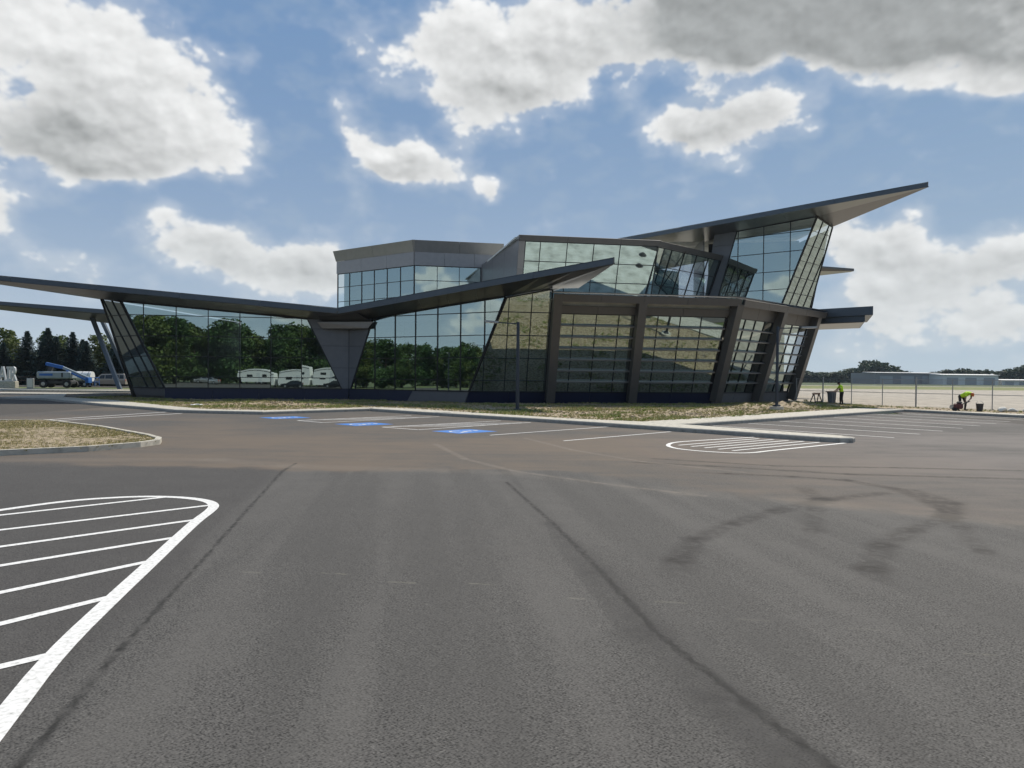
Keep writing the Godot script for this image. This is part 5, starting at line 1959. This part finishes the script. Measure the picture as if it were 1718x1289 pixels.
func build_people() -> void:
	person("worker in neon yellow shirt standing with arms on the bin", Vector3(24.42, 0.13, -57.0), {
		pelvis = Vector3(0.03, 0.95, 0), chest = Vector3(-0.05, 1.32, 0.02), neck = Vector3(-0.11, 1.50, 0.02), head = Vector3(-0.18, 1.62, 0.02), face = Vector3(-1, -0.42, 0.05), up = Vector3(-0.3, 1, 0),
		ls = Vector3(-0.07, 1.42, 0.185), rs = Vector3(-0.07, 1.42, -0.145), le = Vector3(-0.23, 1.19, 0.24), re = Vector3(-0.24, 1.18, -0.2), lw = Vector3(-0.44, 1.07, 0.17), rw = Vector3(-0.45, 1.07, -0.12), palm = Vector3(0, -1, 0),
		lh = Vector3(0.03, 0.90, 0.095), rh = Vector3(0.03, 0.90, -0.095), lk = Vector3(0.0, 0.49, 0.13), rk = Vector3(-0.01, 0.49, -0.11), la = Vector3(0.06, 0.10, 0.14), ra = Vector3(0.0, 0.10, -0.12), lt = Vector3(-0.11, 0.042, 0.16), rt = Vector3(-0.17, 0.042, -0.13)}, M.cap_black, false)
	person("worker in neon shirt bending down over a saw near the fence", Vector3(28.85, 0.13, -48.9), {
		pelvis = Vector3(-0.12, 0.90, -0.22), chest = Vector3(0.06, 1.10, 0.16), neck = Vector3(0.12, 1.10, 0.36), head = Vector3(0.15, 1.03, 0.47), face = Vector3(0.1, -0.85, 0.55), up = Vector3(0.1, 0.5, 0.85),
		ls = Vector3(0.25, 1.09, 0.24), rs = Vector3(-0.10, 1.08, 0.27), le = Vector3(0.16, 0.80, 0.34), re = Vector3(-0.20, 0.79, 0.36), lw = Vector3(-0.08, 0.66, 0.52), rw = Vector3(-0.28, 0.64, 0.50), palm = Vector3(-0.3, -1, 0.1),
		lh = Vector3(-0.01, 0.87, -0.22), rh = Vector3(-0.21, 0.87, -0.22), lk = Vector3(0.10, 0.48, -0.12), rk = Vector3(-0.28, 0.48, -0.10), la = Vector3(0.13, 0.10, -0.24), ra = Vector3(-0.32, 0.10, -0.24), lt = Vector3(0.17, 0.042, -0.07), rt = Vector3(-0.34, 0.042, -0.07)}, M.orange_plastic, true)


# ---------------------------------------------------------------- plants

func spruce_crown(h: float, r: float, sd: int) -> MB:
	var g := RandomNumberGenerator.new()
	g.seed = sd
	var mb := MB.new()
	var y := 0.5
	while y < h - 0.02:
		var f := y / h
		var L := r * pow(1.0 - f, 0.92) * g.randf_range(0.82, 1.12) + 0.05
		var n := int(lerpf(17.0, 7.0, f))
		var a0 := g.randf() * TAU
		for k in n:
			var a := a0 + TAU * k / n + g.randf_range(-0.25, 0.25)
			var d := Vector3(cos(a), 0, sin(a))
			var len := L * g.randf_range(0.72, 1.1)
			var side := Vector3(-d.z, 0, d.x)
			var m := maxi(4, int(len / 0.22))
			for q in m:
				var u := (q + 0.6) / m
				var c := d * len * u + Vector3(0, y - len * 0.30 * u + len * 0.16 * u * u + g.randf_range(-0.05, 0.05), 0)
				var w := 0.42 * (1.05 - u * 0.7) * clampf(len, 0.12, 1.4)
				var tone := g.randf_range(0.55, 1.35)
				var col := Color(0.034 * tone, 0.062 * tone, 0.050 * tone)
				for s in [-1.0, 1.0]:
					var tip: Vector3 = c + side * s * w * g.randf_range(0.7, 1.1) + d * w * 0.55 + Vector3(0, g.randf_range(-0.16, 0.02), 0)
					mb.tri(c - d * 0.14, tip, c + d * 0.2 + Vector3(0, 0.03, 0))
					mb.tri(c - d * 0.05, tip + Vector3(0, -0.14, 0), c + d * 0.12 + Vector3(0, -0.12, 0))
					for z in 6:
						mb.col.append(col)
		y += lerpf(0.34, 0.22, f)
	return mb


func leaf_crown(h: float, r: float, sd: int, base: Color, n: int, size: float) -> MB:
	var g := RandomNumberGenerator.new()
	g.seed = sd
	var mb := MB.new()
	var lobes := []
	for k in 34:
		var f := g.randf()
		var a := g.randf() * TAU
		var rad := r * sqrt(maxf(0.05, 1.0 - pow(absf(f - 0.42) / 0.62, 2.0))) * g.randf_range(0.25, 0.8)
		lobes.append([Vector3(cos(a) * rad, h * (0.10 + 0.82 * f), sin(a) * rad), r * g.randf_range(0.26, 0.46), g.randf_range(0.75, 1.25)])
	for i in n:
		var l: Array = lobes[g.randi() % lobes.size()]
		var d := Vector3(g.randfn(), g.randfn() * 0.85, g.randfn()).normalized()
		var c: Vector3 = l[0] + d * l[1] * pow(g.randf(), 0.35)
		var x := Vector3(g.randfn(), g.randfn() * 0.6, g.randfn()).normalized() * size * g.randf_range(0.6, 1.3)
		var z := x.cross(Vector3(g.randfn(), g.randfn(), g.randfn())).normalized() * size * g.randf_range(0.4, 0.8)
		var t: float = l[2] * g.randf_range(0.7, 1.3)
		mb.tri(c - x, c + z, c + x * 0.8)
		mb.tri(c - x, c + x * 0.8, c - z)
		for k in 6:
			mb.col.append(Color(base.r * t, base.g * t, base.b * t))
	return mb


func trunk_mesh(h: float, r: float, sd: int) -> MB:
	var g := RandomNumberGenerator.new()
	g.seed = sd
	var mb := MB.new()
	var p := Vector3(0, -0.1, 0)
	var q := Vector3(g.randf_range(-0.2, 0.2), h * 0.4, g.randf_range(-0.2, 0.2))
	mb.tube(p, q, r, r * 0.75, 9)
	mb.tube(q, Vector3(q.x * 1.5, h * 0.8, q.z * 1.5), r * 0.75, r * 0.2, 8)
	for k in 6:
		var a := TAU * k / 6 + g.randf()
		var s := Vector3(q.x, h * g.randf_range(0.3, 0.6), q.z)
		mb.tube(s, s + Vector3(cos(a) * h * 0.2, h * 0.18, sin(a) * h * 0.2), r * 0.4, r * 0.1, 6)
	return mb


func tree(called: String, label: String, cat: String, crown: Mesh, cm: Material, tr: Mesh, at: Vector3, yaw: float, sc: Vector3, group: String) -> void:
	var o := thing(called, label, cat, at, yaw, group)
	o.scale = sc
	for q in [["trunk", tr, M.bark], ["crown", crown, cm]]:
		var m := MeshInstance3D.new()
		m.name = q[0]
		m.mesh = q[1]
		m.material_override = null
		m.set_surface_override_material(0, q[2])
		o.add_child(m, true)


func build_vegetation() -> void:
	var sp := []
	for k in 3:
		sp.append(spruce_crown(9.0, 3.1, 70 + k).mesh())
	var st := MB.new()
	st.tube(Vector3(0, -0.1, 0), Vector3(0, 8.6, 0), 0.17, 0.02, 9)
	var stm := st.mesh()
	var where := ["leftmost blue spruce at the edge of the picture", "tall blue spruce above the metal letters", "tallest blue spruce above the boom lift", "blue spruce with its tip right of the tallest one", "shorter blue spruce left of the passenger van", "shorter blue spruce right above the van roof", "small blue spruce seen between the canopy legs", "low blue spruce right of the canopy legs", "low blue spruce filling in behind the metal letters", "low blue spruce filling in behind the boom lift", "blue spruce squeezed between the third and fourth tall ones", "blue spruce rising behind the pale tank trailer", "dark spruce behind the left canopy leg"]
	var sx := [-87.0, -82.3, -77.6, -74.6, -71.2, -67.6, -64.2, -60.6, -85.0, -79.8, -76.2, -72.9, -66.0]
	var hs := [0.93, 1.03, 1.08, 1.02, 0.84, 0.82, 0.8, 0.76, 0.8, 0.82, 0.92, 0.88, 0.78]
	for k in 13:
		tree("blue_spruce", where[k], "tree", sp[k % 3], M.needle, stm, Vector3(sx[k], 0, -128.5 - (k % 2) * 2.0), k * 1.7, Vector3(1.3, 1, 1.3) * hs[k], "spruces behind the drive")
	var cr := []
	var tones := [Color(0.055, 0.10, 0.022), Color(0.075, 0.105, 0.02), Color(0.04, 0.085, 0.02), Color(0.095, 0.115, 0.028)]
	for k in 4:
		cr.append(leaf_crown(12.0, 4.3, 90 + k, tones[k], 5200, 0.34).mesh())
	var tm := trunk_mesh(11.0, 0.26, 5).mesh()
	var bl := ["yellow-green tree behind the leftmost spruce", "yellow-green tree behind the two tall spruces", "olive tree behind the spruce above the lift", "olive tree behind the van", "green tree between the canopy legs and the end wall"]
	var bx := [-93.0, -86.0, -76.0, -72.0, -66.0]
	var bs := [0.85, 0.85, 0.78, 0.72, 0.7]
	for k in 5:
		tree("broadleaf_tree", bl[k], "tree", cr[[3, 1, 3, 1, 0][k]], M.leaf, tm, Vector3(bx[k], 0, -141.0 - (k % 2) * 3), k * 2.1, Vector3.ONE * bs[k], "trees behind the spruces")
	# woods across the road behind the viewer and to the west, which the glass mirrors
	var k := 0
	var x := -66.0
	while x < 34.0:
		var z := 52.0 - (x + 20.0) * 0.10 + rng.randf_range(-2.0, 3.0)
		tree("roadside_tree", "leafy tree behind the travel trailers", "tree", cr[k % 3], M.leaf, tm, Vector3(x, 0, z), rng.randf() * TAU, Vector3.ONE * rng.randf_range(0.85, 1.18) * (1.12 if x < -25 else 0.95), "woods mirrored in the glass")
		x += rng.randf_range(2.6, 4.2)
		k += 1
	x = -70.0
	while x < 36.0:
		tree("roadside_tree", "leafy tree in the back row behind the travel trailers", "tree", cr[k % 3], M.leaf, tm, Vector3(x, 0, 60.0 - (x + 20.0) * 0.10 + rng.randf_range(-1.0, 2.0)), rng.randf() * TAU, Vector3(1.15, 1.0, 1.15) * rng.randf_range(0.95, 1.2), "woods mirrored in the glass")
		x += rng.randf_range(4.0, 5.0)
		k += 1
	for q in 22:
		tree("roadside_tree", "leafy tree in the back row west of the lot", "tree", cr[k % 3], M.leaf, tm, Vector3(-105.0 + rng.randf_range(-1, 1), 0, -62.0 + q * 4.6), rng.randf() * TAU, Vector3(1.25, 1.0, 1.25) * rng.randf_range(0.58, 0.78), "woods mirrored in the glass")
		k += 1
	var zz := -58.0
	while zz < 48.0:
		tree("roadside_tree", "leafy tree along the west side of the lot", "tree", cr[k % 3], M.leaf, tm, Vector3(-97.0 + rng.randf_range(-4, 3), 0, zz), rng.randf() * TAU, Vector3.ONE * rng.randf_range(0.36, 0.72) * (1.5 if absf(zz + 14.0) < 3.0 or zz > 8 else 1.0), "woods mirrored in the glass")
		zz += rng.randf_range(1.7, 2.9)
		k += 1
	# far woods
	var mm := MultiMesh.new()
	mm.transform_format = MultiMesh.TRANSFORM_3D
	mm.mesh = leaf_crown(12.0, 5.4, 120, Color(0.030, 0.055, 0.026), 900, 0.75).mesh()
	var spots := []
	for i in 420:
		var a := deg_to_rad(rng.randf_range(17.0, 50.0))
		var d := rng.randf_range(560.0, 640.0)
		var hgt := 0.92 + 0.25 * sin(a * 31.0) + 0.2 * sin(a * 67.0 + 1.0) + rng.randf_range(-0.1, 0.12)
		if a < 0.47:
			hgt *= 0.72
		spots.append(Transform3D(Basis(Vector3.UP, rng.randf() * TAU).scaled(Vector3(1.5, hgt * 1.2, 1.5)), Vector3(sin(a) * d / cos(a) * 0.9, -1.6, -d)))
	for i in 160:
		spots.append(Transform3D(Basis(Vector3.UP, rng.randf() * TAU).scaled(Vector3(1.3, rng.randf_range(0.7, 1.1), 1.3)), Vector3(rng.randf_range(-420, -80), -1.0, rng.randf_range(-330, -270))))
	mm.instance_count = spots.size()
	for i in spots.size():
		mm.set_instance_transform(i, spots[i])
	var mi := MultiMeshInstance3D.new()
	mi.name = "distant_woods"
	mi.multimesh = mm
	mi.material_override = M.leaf
	add_child(mi)
	tag(mi, "dark line of woods along the horizon beyond the airfield", "woods")
	mi.set_meta("kind", "stuff")
	ground_cover()


func ground_cover() -> void:
	# tufts of dry and green grass, and clods of soil, on the bed, verge and island
	var tuft := MB.new()
	for k in 7:
		var a := TAU * k / 7.0
		var d := Vector3(cos(a), 0, sin(a))
		var s := Vector3(-d.z, 0, d.x) * 0.014
		var h := 0.10 + 0.07 * fposmod(k * 0.618, 1.0)
		tuft.tri(d * 0.02 - s, d * (0.05 + 0.03 * (k % 3)) + Vector3(0, h, 0), d * 0.02 + s)
	var clod := MB.new()
	var rings := []
	for k in 5:
		var ring := []
		for j in 6:
			var g := TAU * j / 6
			var r := sin(PI * (k + 0.4) / 4.9) * (0.8 + 0.3 * sin(j * 2.1 + k * 1.3))
			ring.append(Vector3(cos(g) * r, (k - 1.4) * 0.36, sin(g) * r))
		rings.append(ring)
	clod.loft(rings)
	var gt := []
	var gc := []
	var ct := []
	var n: FastNoiseLite = wear_n[0]
	for i in 74000:
		var p: Vector2
		var y := 0.0
		var where := bed
		if i < 44000:
			p = Vector2(rng.randf_range(-34, 26), rng.randf_range(-63, -33))
			y = bed_height(p.x, p.y) - 0.01
		elif i < 48000:
			where = verge
			p = Vector2(rng.randf_range(24.5, 54), rng.randf_range(-64, -24))
			y = 0.1
		else:
			where = island
			p = Vector2(rng.randf_range(-30, -10), rng.randf_range(-31, -17))
			y = 0.09
		if not Geometry2D.is_point_in_polygon(p, where):
			continue
		var v := n.get_noise_2d(p.x * 2.2 + 40, p.y * 2.2)
		if where != island and v < -0.22 and rng.randf() < 0.75:
			if rng.randf() < 0.6:
				var s := rng.randf_range(0.02, 0.085)
				ct.append(Transform3D(Basis.from_euler(Vector3(rng.randf() * 6, rng.randf() * 6, rng.randf() * 6)).scaled(Vector3(s, s * 0.8, s)), Vector3(p.x, y + s * 0.35, p.y)))
			continue
		var green := v > 0.16
		var t := rng.randf_range(0.7, 1.3)
		var c := Color(0.36, 0.295, 0.165).lerp(Color(0.24, 0.22, 0.095), rng.randf())
		if green and where != island and rng.randf() < 0.7:
			c = Color(0.14, 0.20, 0.045).lerp(Color(0.25, 0.25, 0.085), rng.randf())
		var sc := rng.randf_range(0.45, 1.05) * (0.6 if where == island else (1.35 if green else 0.85))
		gt.append(Transform3D(Basis(Vector3.UP, rng.randf() * TAU).scaled(Vector3(sc * 1.5, sc * 0.8, sc * 1.5)), Vector3(p.x, y, p.y)))
		gc.append(Color(c.r * t, c.g * t, c.b * t))
	for q in [["bed_grass", tuft, gt, "thin dry and green grass growing on the soil beds", "grass"], ["soil_clods", clod, ct, "loose brown clods scattered on the soil beds", "soil"]]:
		var mm := MultiMesh.new()
		mm.transform_format = MultiMesh.TRANSFORM_3D
		mm.use_colors = q[0] == "bed_grass"
		mm.mesh = q[1].mesh()
		mm.instance_count = q[2].size()
		for i in q[2].size():
			mm.set_instance_transform(i, q[2][i])
			if mm.use_colors:
				mm.set_instance_color(i, gc[i])
		var mi := MultiMeshInstance3D.new()
		mi.name = q[0]
		mi.multimesh = mm
		mi.material_override = M.leaf if mm.use_colors else M.dirt
		add_child(mi)
		tag(mi, q[3], q[4])
		mi.set_meta("kind", "stuff")
